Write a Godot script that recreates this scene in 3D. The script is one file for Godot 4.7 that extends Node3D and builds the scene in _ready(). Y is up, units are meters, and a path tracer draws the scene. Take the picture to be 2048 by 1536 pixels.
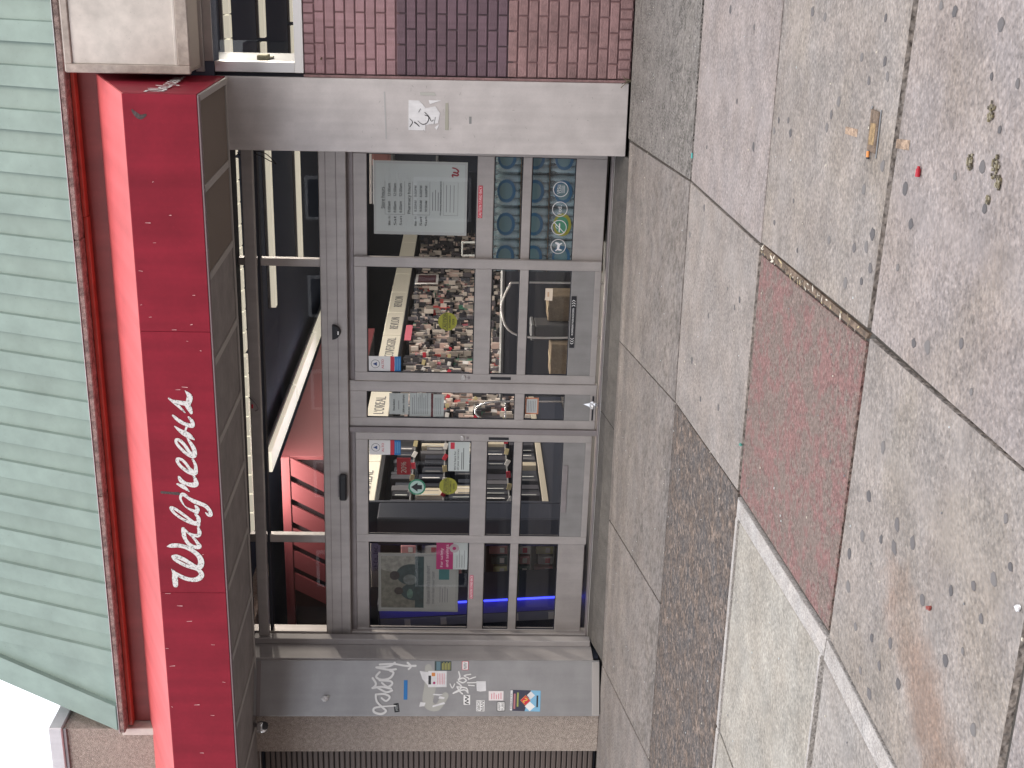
extends Node3D

# ------------------------------------------------------------------ shared state
var E := Transform3D()          # the entrance frame: its sill rises a little to the left
var LP := Transform3D()         # the left metal pier, turned a little
var org := Vector3.ZERO
var cur: Node3D = null
var used := {}
var box_cache := {}
var font: SystemFont
var rng := RandomNumberGenerator.new()
var M := {}
var T := {}

func lin(r: float, g: float, b: float, a := 1.0) -> Color:
	var c := Color(r, g, b).linear_to_srgb()
	c.a = a
	return c

func nth(k: int) -> String:
	var ones := ["first", "second", "third", "fourth", "fifth", "sixth", "seventh", "eighth", "ninth", "tenth", "eleventh", "twelfth", "thirteenth", "fourteenth", "fifteenth", "sixteenth", "seventeenth", "eighteenth", "nineteenth"]
	if k < 19:
		return ones[k]
	var tens := ["", "", "twenty", "thirty", "forty", "fifty", "sixty"]
	var v := k + 1
	if v % 10 == 0:
		return tens[v / 10].trim_suffix("y") + "ieth"
	return tens[v / 10] + "-" + ones[v % 10 - 1]

func numbered(n: String) -> String:
	if not used.has(n):
		used[n] = 0
		return n
	used[n] += 1
	return "%s_%03d" % [n, used[n]]

# ------------------------------------------------------------------ node helpers
func thing(called: String, label: String, category: String, at := Vector3.ZERO, group := "", frame := Transform3D()) -> Node3D:
	var o := Node3D.new()
	o.name = numbered(called)
	add_child(o)
	o.transform = frame * Transform3D(Basis(), at)
	o.set_meta("label", label)
	o.set_meta("category", category)
	if group != "":
		o.set_meta("group", group)
	org = at
	cur = o
	return o

func structure(called: String, at := Vector3.ZERO) -> Node3D:
	var o := Node3D.new()
	o.name = numbered(called)
	add_child(o)
	o.position = at
	o.set_meta("kind", "structure")
	org = at
	cur = o
	return o

func put(called: String, mesh: Mesh, mat: Material, p := Vector3.ZERO, parent: Node3D = null) -> MeshInstance3D:
	var o := MeshInstance3D.new()
	o.mesh = mesh
	o.material_override = mat
	o.name = called
	var par: Node3D = parent if parent else cur
	par.add_child(o, true)
	o.position = p - org - (par.position if par != cur else Vector3.ZERO)
	return o

func box(called: String, c: Vector3, s: Vector3, mat: Material, bevel := 0.003, parent: Node3D = null) -> MeshInstance3D:
	return put(called, box_mesh(s, bevel), mat, c, parent)

# box given by its bounds
func bb(called: String, a: Vector3, b: Vector3, mat: Material, bevel := 0.003, parent: Node3D = null) -> MeshInstance3D:
	return box(called, (a + b) * 0.5, (b - a).abs(), mat, bevel, parent)

func face(st: SurfaceTool, pts: Array, center: Vector3) -> void:
	var n: Vector3 = (pts[1] - pts[0]).cross(pts[2] - pts[0])
	var mid := Vector3.ZERO
	for p in pts:
		mid += p
	mid /= pts.size()
	var q := pts
	if n.dot(mid - center) > 0.0:
		q = pts.duplicate()
		q.reverse()
	for i in range(1, q.size() - 1):
		st.add_vertex(q[0])
		st.add_vertex(q[i])
		st.add_vertex(q[i + 1])

func box_mesh(s: Vector3, bevel := 0.003) -> ArrayMesh:
	var key := "%.4f_%.4f_%.4f_%.4f" % [s.x, s.y, s.z, bevel]
	if box_cache.has(key):
		return box_cache[key]
	var st := SurfaceTool.new()
	st.begin(Mesh.PRIMITIVE_TRIANGLES)
	st.set_smooth_group(-1)
	add_box(st, Vector3.ZERO, s, bevel)
	st.generate_normals()
	var m := st.commit()
	box_cache[key] = m
	return m

func add_box(st: SurfaceTool, c: Vector3, s: Vector3, bevel := 0.0) -> void:
	var h := s * 0.5
	var b: float = min(bevel, min(h.x, min(h.y, h.z)) * 0.6)
	if b <= 0.0:
		for ax in 3:
			for sg in [-1.0, 1.0]:
				var u := (ax + 1) % 3
				var v := (ax + 2) % 3
				var pts := []
				for k in [[-1, -1], [1, -1], [1, 1], [-1, 1]]:
					var p := Vector3.ZERO
					p[ax] = sg * h[ax]
					p[u] = k[0] * h[u]
					p[v] = k[1] * h[v]
					pts.append(c + p)
				face(st, pts, c)
		return
	# faces
	for ax in 3:
		var u := (ax + 1) % 3
		var v := (ax + 2) % 3
		for sg in [-1.0, 1.0]:
			var pts := []
			for k in [[-1, -1], [1, -1], [1, 1], [-1, 1]]:
				var p := Vector3.ZERO
				p[ax] = sg * h[ax]
				p[u] = k[0] * (h[u] - b)
				p[v] = k[1] * (h[v] - b)
				pts.append(c + p)
			face(st, pts, c)
	# edges
	for ax in 3:
		var u := (ax + 1) % 3
		var v := (ax + 2) % 3
		for su in [-1.0, 1.0]:
			for sv in [-1.0, 1.0]:
				var pts := []
				for k in [[-1, 0], [1, 0], [1, 1], [-1, 1]]:
					var p := Vector3.ZERO
					p[ax] = k[0] * (h[ax] - b)
					p[u] = su * (h[u] - (b if k[1] == 1 else 0.0))
					p[v] = sv * (h[v] - (0.0 if k[1] == 1 else b))
					pts.append(c + p)
				face(st, pts, c)
	for sx in [-1.0, 1.0]:
		for sy in [-1.0, 1.0]:
			for sz in [-1.0, 1.0]:
				face(st, [c + Vector3(sx * h.x, sy * (h.y - b), sz * (h.z - b)), c + Vector3(sx * (h.x - b), sy * h.y, sz * (h.z - b)), c + Vector3(sx * (h.x - b), sy * (h.y - b), sz * h.z)], c)

# a flat sheet of four or more corners, with thickness against its normal side "away"
func sheet_mesh(pts: Array, thick: float, away: Vector3) -> ArrayMesh:
	var st := SurfaceTool.new()
	st.begin(Mesh.PRIMITIVE_TRIANGLES)
	st.set_smooth_group(-1)
	var mid := Vector3.ZERO
	for p in pts:
		mid += p
	mid = mid / pts.size() + away * thick * 0.5
	var back := []
	for p in pts:
		back.append(p + away * thick)
	face(st, pts, mid)
	face(st, back, mid)
	for i in pts.size():
		var j := (i + 1) % pts.size()
		face(st, [pts[i], pts[j], back[j], back[i]], mid)
	st.generate_normals()
	return st.commit()

func sheet(called: String, pts: Array, thick: float, away: Vector3, mat: Material, parent: Node3D = null) -> MeshInstance3D:
	var loc := []
	for p in pts:
		loc.append(p - pts[0])
	return put(called, sheet_mesh(loc, thick, away), mat, pts[0], parent)

func pane(called: String, x0: float, y0: float, x1: float, y1: float, z: float, mat: Material, parent: Node3D = null) -> MeshInstance3D:
	var q := QuadMesh.new()
	q.size = Vector2(x1 - x0, y1 - y0)
	return put(called, q, mat, Vector3((x0 + x1) * 0.5, (y0 + y1) * 0.5, z), parent)

func smooth(pts: PackedVector3Array, n := 5) -> PackedVector3Array:
	var out := PackedVector3Array()
	for i in range(pts.size() - 1):
		var a := pts[max(i - 1, 0)]
		var b := pts[i]
		var c := pts[i + 1]
		var d := pts[min(i + 2, pts.size() - 1)]
		for k in n:
			var t := float(k) / n
			out.append(b.cubic_interpolate(c, a, d, t))
	out.append(pts[pts.size() - 1])
	return out

func tube_mesh(pts: PackedVector3Array, r: float, sides := 8) -> ArrayMesh:
	var st := SurfaceTool.new()
	st.begin(Mesh.PRIMITIVE_TRIANGLES)
	st.set_smooth_group(1)
	var rings := []
	var up := Vector3(0.13, 0.97, 0.21).normalized()
	for i in pts.size():
		var d := (pts[min(i + 1, pts.size() - 1)] - pts[max(i - 1, 0)]).normalized()
		var u := d.cross(up)
		if u.length() < 0.05:
			u = d.cross(Vector3(1, 0.1, 0.2))
		u = u.normalized()
		var v := d.cross(u).normalized()
		var ring := []
		for k in sides:
			var a := TAU * k / sides
			ring.append(pts[i] + (u * cos(a) + v * sin(a)) * r)
		rings.append(ring)
	for i in range(rings.size() - 1):
		var mid := (pts[i] + pts[i + 1]) * 0.5
		for k in sides:
			var k2 := (k + 1) % sides
			face(st, [rings[i][k], rings[i][k2], rings[i + 1][k2], rings[i + 1][k]], mid)
	st.set_smooth_group(-1)
	face(st, rings[0], pts[min(1, pts.size() - 1)])
	face(st, rings[-1], pts[max(pts.size() - 2, 0)])
	st.generate_normals()
	return st.commit()

func lathe_mesh(profile: Array, sides := 14, smooth_group := 1) -> ArrayMesh:   # [radius, height] pairs
	var st := SurfaceTool.new()
	st.begin(Mesh.PRIMITIVE_TRIANGLES)
	st.set_smooth_group(smooth_group)
	for i in range(profile.size() - 1):
		var a: Array = profile[i]
		var b: Array = profile[i + 1]
		var c := Vector3(0, (a[1] + b[1]) * 0.5, 0)
		if absf(a[0] - b[0]) > 0.0001:
			# a point on the axis that lies inside this band
			c.y += (0.5 if b[1] <= a[1] and b[0] > a[0] else 0.0) * 0.0
		for k in sides:
			var t0 := TAU * k / sides
			var t1 := TAU * (k + 1) / sides
			var p := [Vector3(a[0] * cos(t0), a[1], a[0] * sin(t0)), Vector3(a[0] * cos(t1), a[1], a[0] * sin(t1)), Vector3(b[0] * cos(t1), b[1], b[0] * sin(t1)), Vector3(b[0] * cos(t0), b[1], b[0] * sin(t0))]
			# profile runs bottom to top on the outside: fixed clockwise order
			st.add_vertex(p[0]); st.add_vertex(p[1]); st.add_vertex(p[2])
			st.add_vertex(p[0]); st.add_vertex(p[2]); st.add_vertex(p[3])
	st.generate_normals()
	return st.commit()

# strokes of paint: x, y, half width triples; laid in the XY plane facing +Z, each rising a hair along its length
func ribbon_mesh(strokes: Array, z0: float, sub := 4) -> ArrayMesh:
	var st := SurfaceTool.new()
	st.begin(Mesh.PRIMITIVE_TRIANGLES)
	st.set_smooth_group(-1)
	var lift := 0.0
	for s in strokes:
		var raw := PackedVector3Array()
		for i in range(0, s.size(), 3):
			raw.append(Vector3(s[i], s[i + 1], s[i + 2]))
		var p := smooth(raw, sub)
		var n := p.size()
		var left := []
		var right := []
		for i in n:
			var a := p[max(i - 1, 0)]
			var b := p[min(i + 1, n - 1)]
			var d := Vector2(b.x - a.x, b.y - a.y).normalized()
			var w: float = max(p[i].z, 0.0006)
			var z := z0 + lift
			lift += 0.00002
			left.append(Vector3(p[i].x - d.y * w, p[i].y + d.x * w, z))
			right.append(Vector3(p[i].x + d.y * w, p[i].y - d.x * w, z))
		for i in range(n - 1):
			var c := (left[i] + right[i + 1]) * 0.5 as Vector3
			c.z -= 1.0
			face(st, [left[i], right[i], right[i + 1]], c)
			face(st, [left[i], right[i + 1], left[i + 1]], c)
		# round ends
		for e in [0, n - 1]:
			var ctr := Vector3(p[e].x, p[e].y, z0 + lift + 0.0001)
			lift += 0.0001
			var w: float = max(p[e].z, 0.0006)
			var fan := []
			for k in 8:
				fan.append(ctr + Vector3(cos(TAU * k / 8), sin(TAU * k / 8), 0) * w)
			face(st, fan, ctr - Vector3(0, 0, 1))
		lift += 0.0002
	st.generate_normals()
	return st.commit()

func strokes(called: String, list: Array, z: float, mat: Material, parent: Node3D = null) -> MeshInstance3D:
	return put(called, ribbon_mesh(list, 0.0), mat, Vector3(0, 0, z), parent)

# lettering fitted into a rectangle (x0..x1, y0..y1) at depth z
func text(s: String, x0: float, y0: float, x1: float, y1: float, z: float, mat: Material, parent: Node3D = null, called := "lettering") -> MeshInstance3D:
	var t := TextMesh.new()
	t.text = s
	t.font = font
	t.font_size = 48
	t.pixel_size = 0.01
	t.depth = 0.02
	t.curve_step = 3.0
	var ab := t.get_aabb()
	var o := put(called, t, mat, Vector3((x0 + x1) * 0.5, (y0 + y1) * 0.5, z), parent)
	var sx: float = (x1 - x0) / max(ab.size.x, 0.001)
	var sy: float = (y1 - y0) / max(ab.size.y, 0.001)
	o.scale = Vector3(sx, sy, 0.05)
	var c := ab.get_center()
	o.position -= Vector3(c.x * sx, c.y * sy, 0)
	return o

# ------------------------------------------------------------------ textures
func noise(freq: float, type := FastNoiseLite.TYPE_SIMPLEX_SMOOTH, oct := 4, sd := 1) -> FastNoiseLite:
	var n := FastNoiseLite.new()
	n.noise_type = type
	n.frequency = freq
	n.fractal_octaves = oct
	n.seed = sd
	return n

func nbytes(n: FastNoiseLite, size: int) -> PackedByteArray:
	var im := n.get_seamless_image(size, size)
	im.convert(Image.FORMAT_L8)
	return im.get_data()

func tex(size: int, fn: Callable) -> ImageTexture:
	var d := PackedByteArray()
	d.resize(size * size * 3)
	for i in size * size:
		var c: Vector3 = fn.call(i)
		d[i * 3] = int(clampf(c.x, 0, 1) * 255.0)
		d[i * 3 + 1] = int(clampf(c.y, 0, 1) * 255.0)
		d[i * 3 + 2] = int(clampf(c.z, 0, 1) * 255.0)
	return ImageTexture.create_from_image(Image.create_from_data(size, size, false, Image.FORMAT_RGB8, d))

func normal_tex(n: FastNoiseLite, size: int, strength: float) -> ImageTexture:
	var im := n.get_seamless_image(size, size)
	im.convert(Image.FORMAT_RGBA8)
	im.bump_map_to_normal_map(strength)
	return ImageTexture.create_from_image(im)

func make_textures() -> void:
	var S := 1024
	var fine := nbytes(noise(0.20, FastNoiseLite.TYPE_VALUE, 2, 3), S)
	var mid := nbytes(noise(0.02, FastNoiseLite.TYPE_SIMPLEX_SMOOTH, 4, 5), S)
	var big := nbytes(noise(0.005, FastNoiseLite.TYPE_SIMPLEX_SMOOTH, 3, 8), S)
	var pit := nbytes(noise(0.085, FastNoiseLite.TYPE_SIMPLEX, 2, 21), S)
	T.concrete = tex(S, func(i: int) -> Vector3:
		var v := 0.80 + (fine[i] - 127.5) * 0.0010 + (mid[i] - 127.5) * 0.0003 + (big[i] - 127.5) * 0.0005
		var p := pit[i] / 255.0
		if p > 0.72: v += (p - 0.72) * 0.5
		if p < 0.22: v -= (0.22 - p) * 0.8
		var w := (big[(i + 307611) % 1048576] - 127.5) * 0.00006
		return Vector3(v + w, v, v - w))
	S = 640
	fine = nbytes(noise(0.20, FastNoiseLite.TYPE_VALUE, 2, 3), S)
	mid = nbytes(noise(0.025, FastNoiseLite.TYPE_SIMPLEX_SMOOTH, 4, 5), S)
	big = nbytes(noise(0.007, FastNoiseLite.TYPE_SIMPLEX_SMOOTH, 3, 8), S)
	pit = nbytes(noise(0.085, FastNoiseLite.TYPE_SIMPLEX, 2, 21), S)
	T.pitted = tex(S, func(i: int) -> Vector3:
		var m := clampf((big[i] / 255.0 - 0.40) * 4.0, 0.0, 1.0)
		var p := pit[i] / 255.0
		var v := 0.80 + (fine[i] - 127.5) * 0.0015 + (mid[i] - 127.5) * 0.0005
		if p < 0.42: v -= m * (0.42 - p) * 1.5
		if p > 0.74: v += (p - 0.74) * 0.8
		return Vector3(v, v * 0.995, v * 0.985))
	var agg_noise := noise(0.075, FastNoiseLite.TYPE_CELLULAR, 1, 14)
	agg_noise.cellular_return_type = FastNoiseLite.RETURN_CELL_VALUE
	var agg := nbytes(agg_noise, S)
	T.aggregate = tex(S, func(i: int) -> Vector3:
		var c := agg[i] / 255.0
		var v := 0.60 + (c - 0.5) * 0.20 + (fine[i] - 127.5) * 0.0020 + (mid[i] - 127.5) * 0.0003
		var h := (big[i] - 127.5) * 0.0002 + (c - 0.5) * 0.04
		if c > 0.88: v += 0.10
		return Vector3(v + h + 0.02, v, v - h - 0.01))
	T.red = tex(S, func(i: int) -> Vector3:
		var worn := clampf((mid[i] * 0.7 + fine[i] * 0.5 + big[i] * 0.6 - 205.0) * 0.02 + 0.18, 0.0, 1.0)
		var v := 0.84 + (fine[i] - 127.5) * 0.0014
		var c := Vector3(0.84, 0.655, 0.635).lerp(Vector3(0.77, 0.695, 0.655), worn) * v
		if pit[i] > 205: c += Vector3(0.12, 0.12, 0.115)
		if pit[i] < 40: c *= 0.72
		return c)
	T.stucco = tex(S, func(i: int) -> Vector3:
		var v := 0.82 + (pit[i] - 127.5) * 0.0009 + (mid[i] - 127.5) * 0.0007 + (fine[i] - 127.5) * 0.0006
		return Vector3(v, v * 0.985, v * 0.965))
	T.metal = tex(S, func(i: int) -> Vector3:
		var x := i % 640
		var y := i / 640
		var v := 0.95 + (mid[(y / 20) * 640 + x] - 127.5) * 0.00022 + (big[i] - 127.5) * 0.00030 + (fine[i] - 127.5) * 0.0001
		return Vector3(v, v, v))
	T.paint = tex(S, func(i: int) -> Vector3:
		var x := i % 640
		var y := i / 640
		var v := 0.92 + (mid[(y / 24) * 640 + x] - 127.5) * 0.0005 + (big[i] - 127.5) * 0.0004 + (fine[i] - 127.5) * 0.00015
		var c := Vector3(v, v, v)
		if pit[i] > 236: c += Vector3(0.06, 0.12, 0.12)
		return c)
	T.dirty = tex(S, func(i: int) -> Vector3:
		var v := 0.80 + (mid[i] - 127.5) * 0.0016 + (pit[i] - 127.5) * 0.0010 + (big[i] - 127.5) * 0.0012
		return Vector3(v + 0.02, v, v * 0.98))
	T.grime = tex(S, func(i: int) -> Vector3:
		var v := 0.90 + (mid[i] - 127.5) * 0.0006 + (big[i] - 127.5) * 0.0006 + (fine[i] - 127.5) * 0.0003
		return Vector3(v + 0.01, v, v * 0.98))
	T.scuff = tex(S, func(i: int) -> Vector3:
		var v := 0.95 + (fine[i] - 127.5) * 0.0005
		var k := (mid[i] * 0.55 + pit[i] * 0.45) / 255.0
		if k > 0.60: v -= (k - 0.60) * 3.5
		return Vector3(v, v, v))
	T.siding = tex(S, func(i: int) -> Vector3:
		var v := 0.94 + (big[i] - 127.5) * 0.0005 + (mid[i] - 127.5) * 0.0003 + (fine[i] - 127.5) * 0.0001
		if pit[i] < 10: v -= 0.2
		return Vector3(v, v, v))
	T.n_fine = normal_tex(noise(0.12, FastNoiseLite.TYPE_SIMPLEX, 3, 4), 512, 5.0)
	T.n_agg = normal_tex(noise(0.06, FastNoiseLite.TYPE_CELLULAR, 2, 14), 512, 6.0)
	T.n_soft = normal_tex(noise(0.012, FastNoiseLite.TYPE_SIMPLEX_SMOOTH, 3, 6), 512, 1.6)

func mat(c: Color, rough := 0.7, metal := 0.0, t: Texture2D = null, scale := 1.0, nrm: Texture2D = null, nscale := 1.0, off := Vector3.ZERO) -> StandardMaterial3D:
	var m := StandardMaterial3D.new()
	m.albedo_color = c
	m.roughness = rough
	m.metallic = metal
	if t or nrm:
		m.uv1_triplanar = true
		m.uv1_world_triplanar = true
		m.uv1_scale = Vector3.ONE * scale
		m.uv1_offset = off
	if t:
		m.albedo_texture = t
	if nrm:
		m.normal_enabled = true
		m.normal_texture = nrm
		m.normal_scale = nscale
	return m

func glow(c: Color, e: float, base := Color(0.9, 0.9, 0.88)) -> StandardMaterial3D:
	var m := mat(base, 0.4)
	m.emission_enabled = true
	m.emission = c
	m.emission_energy_multiplier = e
	return m

func glass(c: Color, alpha: float) -> StandardMaterial3D:
	var m := StandardMaterial3D.new()
	m.albedo_color = Color(c.r, c.g, c.b, alpha)
	m.transparency = BaseMaterial3D.TRANSPARENCY_ALPHA
	m.roughness = 0.0
	m.metallic = 0.0
	m.metallic_specular = 0.5
	return m

func make_materials() -> void:
	M.concrete = [
		mat(lin(0.318, 0.276, 0.255), 0.9, 0, T.concrete, 0.5, T.n_fine, 0.5),
		mat(lin(0.400, 0.343, 0.325), 0.9, 0, T.concrete, 0.5, T.n_fine, 0.5, Vector3(0.37, 0.2, 0.61)),
		mat(lin(0.380, 0.330, 0.300), 0.9, 0, T.concrete, 0.5, T.n_fine, 0.5, Vector3(0.73, 0.2, 0.15)),
		mat(lin(0.303, 0.263, 0.244), 0.9, 0, T.concrete, 0.47, T.n_fine, 0.5, Vector3(0.11, 0.2, 0.43))]
	M.ramp = mat(lin(0.105, 0.098, 0.096), 0.9, 0, T.grime, 0.7, T.n_fine, 0.5)
	M.pitted = mat(lin(0.32, 0.293, 0.28), 0.92, 0, T.pitted, 0.8, T.n_fine, 0.8, Vector3(0.2, 0, 0.3))
	for m in M.concrete + [M.pitted]:
		m.vertex_color_use_as_albedo = true
	M.fresh = mat(lin(0.47, 0.43, 0.375), 0.9, 0, T.concrete, 0.5, T.n_fine, 0.4, Vector3(0.5, 0, 0.33))
	M.fresh_grey = mat(lin(0.42, 0.38, 0.35), 0.9, 0, T.concrete, 0.5, T.n_fine, 0.4, Vector3(0.25, 0, 0.83))
	M.mortar_light = mat(lin(0.56, 0.515, 0.485), 0.9, 0, T.concrete, 0.9, T.n_fine, 0.4)
	M.aggregate = mat(lin(0.275, 0.235, 0.212), 0.95, 0, T.aggregate, 0.9, T.n_agg, 0.5)
	M.redslab = mat(lin(0.42, 0.385, 0.38), 0.92, 0, T.red, 0.8, T.n_fine, 0.7, Vector3(0.3, 0, 0.1))
	M.joint = mat(lin(0.11, 0.098, 0.088), 1.0, 0, T.concrete, 0.9)
	M.asphalt = mat(lin(0.05, 0.05, 0.052), 0.95, 0, T.concrete, 0.8, T.n_fine, 0.8)
	M.gum = [mat(lin(0.085, 0.078, 0.08), 0.85), mat(lin(0.11, 0.10, 0.10), 0.85), mat(lin(0.14, 0.128, 0.125), 0.88)]
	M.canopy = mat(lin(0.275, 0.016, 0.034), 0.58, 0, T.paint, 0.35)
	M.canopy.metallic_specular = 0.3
	M.canopy_top = mat(lin(0.72, 0.135, 0.14), 0.5, 0, T.paint, 0.35)     # paler, pinker red than the front, for the sloping top
	M.canopy_trim = mat(lin(0.20, 0.15, 0.155), 0.5, 0.2)
	M.fascia = mat(lin(0.25, 0.055, 0.05), 0.55, 0, T.paint, 0.3)
	M.fascia_lip = mat(lin(0.45, 0.08, 0.055), 0.5, 0, T.paint, 0.4)
	M.gutter = mat(lin(0.34, 0.255, 0.245), 0.8, 0, T.dirty, 1.2, T.n_fine, 0.4)
	M.siding = mat(lin(0.232, 0.305, 0.272), 0.55, 0, T.siding, 0.4)
	M.cream = mat(lin(0.66, 0.60, 0.55), 0.5, 0, T.siding, 0.6)
	M.cream_frame = mat(lin(0.46, 0.40, 0.37), 0.6, 0, T.grime, 0.9)
	M.alu = mat(lin(0.47, 0.435, 0.425), 0.45, 0.55, T.metal, 0.7, T.n_soft, 0.05)
	M.alu_pier = mat(lin(0.62, 0.575, 0.565), 0.45, 0.45, T.metal, 0.8, T.n_soft, 0.10)
	M.alu_old = mat(lin(0.40, 0.395, 0.405), 0.42, 0.55, T.metal, 0.8, T.n_soft, 0.12)
	M.alu_dark = mat(lin(0.30, 0.27, 0.275), 0.5, 0.5, T.metal, 0.7)
	M.lining = mat(lin(0.40, 0.375, 0.375), 0.6, 0.15, T.metal, 0.7)
	M.alu_bright = mat(lin(0.72, 0.70, 0.69), 0.3, 0.8)
	M.kick = mat(lin(0.29, 0.28, 0.278), 0.5, 0.4, T.metal, 0.9)
	M.gasket = mat(lin(0.010, 0.012, 0.022), 0.7)
	M.black = mat(lin(0.012, 0.013, 0.018), 0.45)
	M.soffit = mat(lin(0.29, 0.26, 0.25), 0.75, 0, T.siding, 0.6)
	M.soffit_bar = mat(lin(0.42, 0.39, 0.37), 0.6, 0.2)
	M.louvre = mat(lin(0.30, 0.25, 0.215), 0.7)
	M.glass = glass(Color(0.10, 0.13, 0.16), 0.04)
	M.stucco = mat(lin(0.56, 0.485, 0.445), 0.95, 0, T.stucco, 1.3, T.n_fine, 1.0)
	M.coping = mat(lin(0.60, 0.58, 0.60), 0.45, 0.4, T.metal, 0.8)
	M.shutter = mat(lin(0.12, 0.095, 0.085), 0.6, 0.3)
	M.brick = []
	for k in 3:
		var j := 0.93 + 0.07 * k
		M.brick.append(mat(lin(0.38 * j, 0.222 * j, 0.242 * j), 0.6, 0, T.paint, 1.1, T.n_fine, 0.3))
	M.brick_dark = []
	for k in 3:
		var j := 0.92 + 0.08 * k
		M.brick_dark.append(mat(lin(0.150 * j, 0.090 * j, 0.114 * j), 0.55, 0, T.paint, 1.1, T.n_fine, 0.3))
	M.brick_low = []
	for k in 3:
		var j := 0.92 + 0.08 * k
		M.brick_low.append(mat(lin(0.285 * j, 0.172 * j, 0.18 * j), 0.65, 0, T.grime, 0.9, T.n_fine, 0.3))
	M.brick_joint = mat(lin(0.19, 0.105, 0.11), 0.7)
	M.brick_joint_dark = mat(lin(0.075, 0.048, 0.058), 0.7)
	M.letter = mat(lin(0.78, 0.76, 0.75), 0.55, 0, T.scuff, 2.2)
	M.white = mat(lin(0.78, 0.77, 0.77), 0.6)
	M.paper = mat(lin(0.74, 0.73, 0.75), 0.8, 0, T.metal, 2.0)
	M.paper_grey = mat(lin(0.46, 0.48, 0.48), 0.7)
	M.board = mat(lin(0.50, 0.54, 0.53), 0.5)
	M.ink = mat(lin(0.03, 0.03, 0.035), 0.7)
	M.ink_grey = mat(lin(0.18, 0.18, 0.19), 0.7)
	M.red = mat(lin(0.55, 0.03, 0.06), 0.5)
	M.pink = mat(lin(0.62, 0.16, 0.22), 0.5)
	M.magenta = mat(lin(0.38, 0.02, 0.13), 0.5)
	M.yellow = mat(lin(0.29, 0.29, 0.03), 0.5)
	M.blue = mat(lin(0.02, 0.17, 0.45), 0.5)
	M.navy = mat(lin(0.03, 0.07, 0.22), 0.5)
	M.green = mat(lin(0.04, 0.24, 0.14), 0.5)
	M.teal = mat(lin(0.05, 0.34, 0.32), 0.5)
	M.orange = mat(lin(0.62, 0.24, 0.07), 0.7)
	M.skyblue = mat(lin(0.20, 0.43, 0.62), 0.5)
	M.graffiti = mat(lin(0.70, 0.69, 0.69), 0.5)
	M.residue = mat(lin(0.40, 0.395, 0.37), 0.8)
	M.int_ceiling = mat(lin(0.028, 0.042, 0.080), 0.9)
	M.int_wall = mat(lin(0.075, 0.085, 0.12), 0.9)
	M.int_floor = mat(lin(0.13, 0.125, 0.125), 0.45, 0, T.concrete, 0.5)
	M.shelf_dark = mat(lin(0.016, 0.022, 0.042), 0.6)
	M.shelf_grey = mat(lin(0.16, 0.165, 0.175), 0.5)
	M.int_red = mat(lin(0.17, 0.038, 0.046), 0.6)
	M.carton = mat(lin(0.33, 0.25, 0.17), 0.85, 0, T.concrete, 1.5)
	M.chrome = mat(lin(0.75, 0.75, 0.76), 0.18, 1.0)
	M.tube = glow(Color(1.0, 0.96, 0.86), 0.34)
	M.header_panel = glow(Color(0.95, 0.90, 0.80), 0.13, lin(0.6, 0.57, 0.5))
	M.led = glow(Color(0.25, 0.30, 1.0), 1.5, Color(0.3, 0.3, 0.9))
	M.cabinet_blue = mat(lin(0.10, 0.09, 0.42), 0.4)
	M.water = mat(lin(0.20, 0.29, 0.325), 0.15)
	M.water_label = mat(lin(0.025, 0.105, 0.21), 0.35)
	M.film = glass(Color(0.80, 0.88, 0.92), 0.14)
	M.film.roughness = 0.08
	M.leaf = [mat(lin(0.45, 0.36, 0.20), 0.9), mat(lin(0.55, 0.50, 0.42), 0.9), mat(lin(0.16, 0.12, 0.08), 0.9)]
	M.moss = [mat(lin(0.15, 0.125, 0.075), 0.95), mat(lin(0.085, 0.072, 0.055), 0.95), mat(lin(0.25, 0.22, 0.16), 0.95)]
	M.rust = mat(lin(0.21, 0.155, 0.115), 0.9, 0, T.dirty, 2.0)

# ------------------------------------------------------------------ the scene
func _ready() -> void:
	rng.seed = 71
	set_camera_and_light()
	font = SystemFont.new()
	font.font_names = PackedStringArray(["Droid Sans"])
	make_textures()
	make_materials()
	var piv := Transform3D(Basis(), Vector3(-0.6, 0, 0))
	E = piv * Transform3D(Basis(Vector3(0, 0, 1), -0.0095), Vector3.ZERO) * piv.affine_inverse()
	var s := (Vector3(-5.37, 0, 0.2) - Vector3(-4.93, 0, 0)).normalized()
	LP = Transform3D(Basis(-s, Vector3.UP, (-s).cross(Vector3.UP)), Vector3(-4.93, 0, 0))
	ground()
	shell()
	opposite_side()
	brick_wall()
	shop_window()
	piers()
	neighbour()
	roof_edge()
	canopy()
	entrance()
	interior()
	stickers()
	litter()

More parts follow.
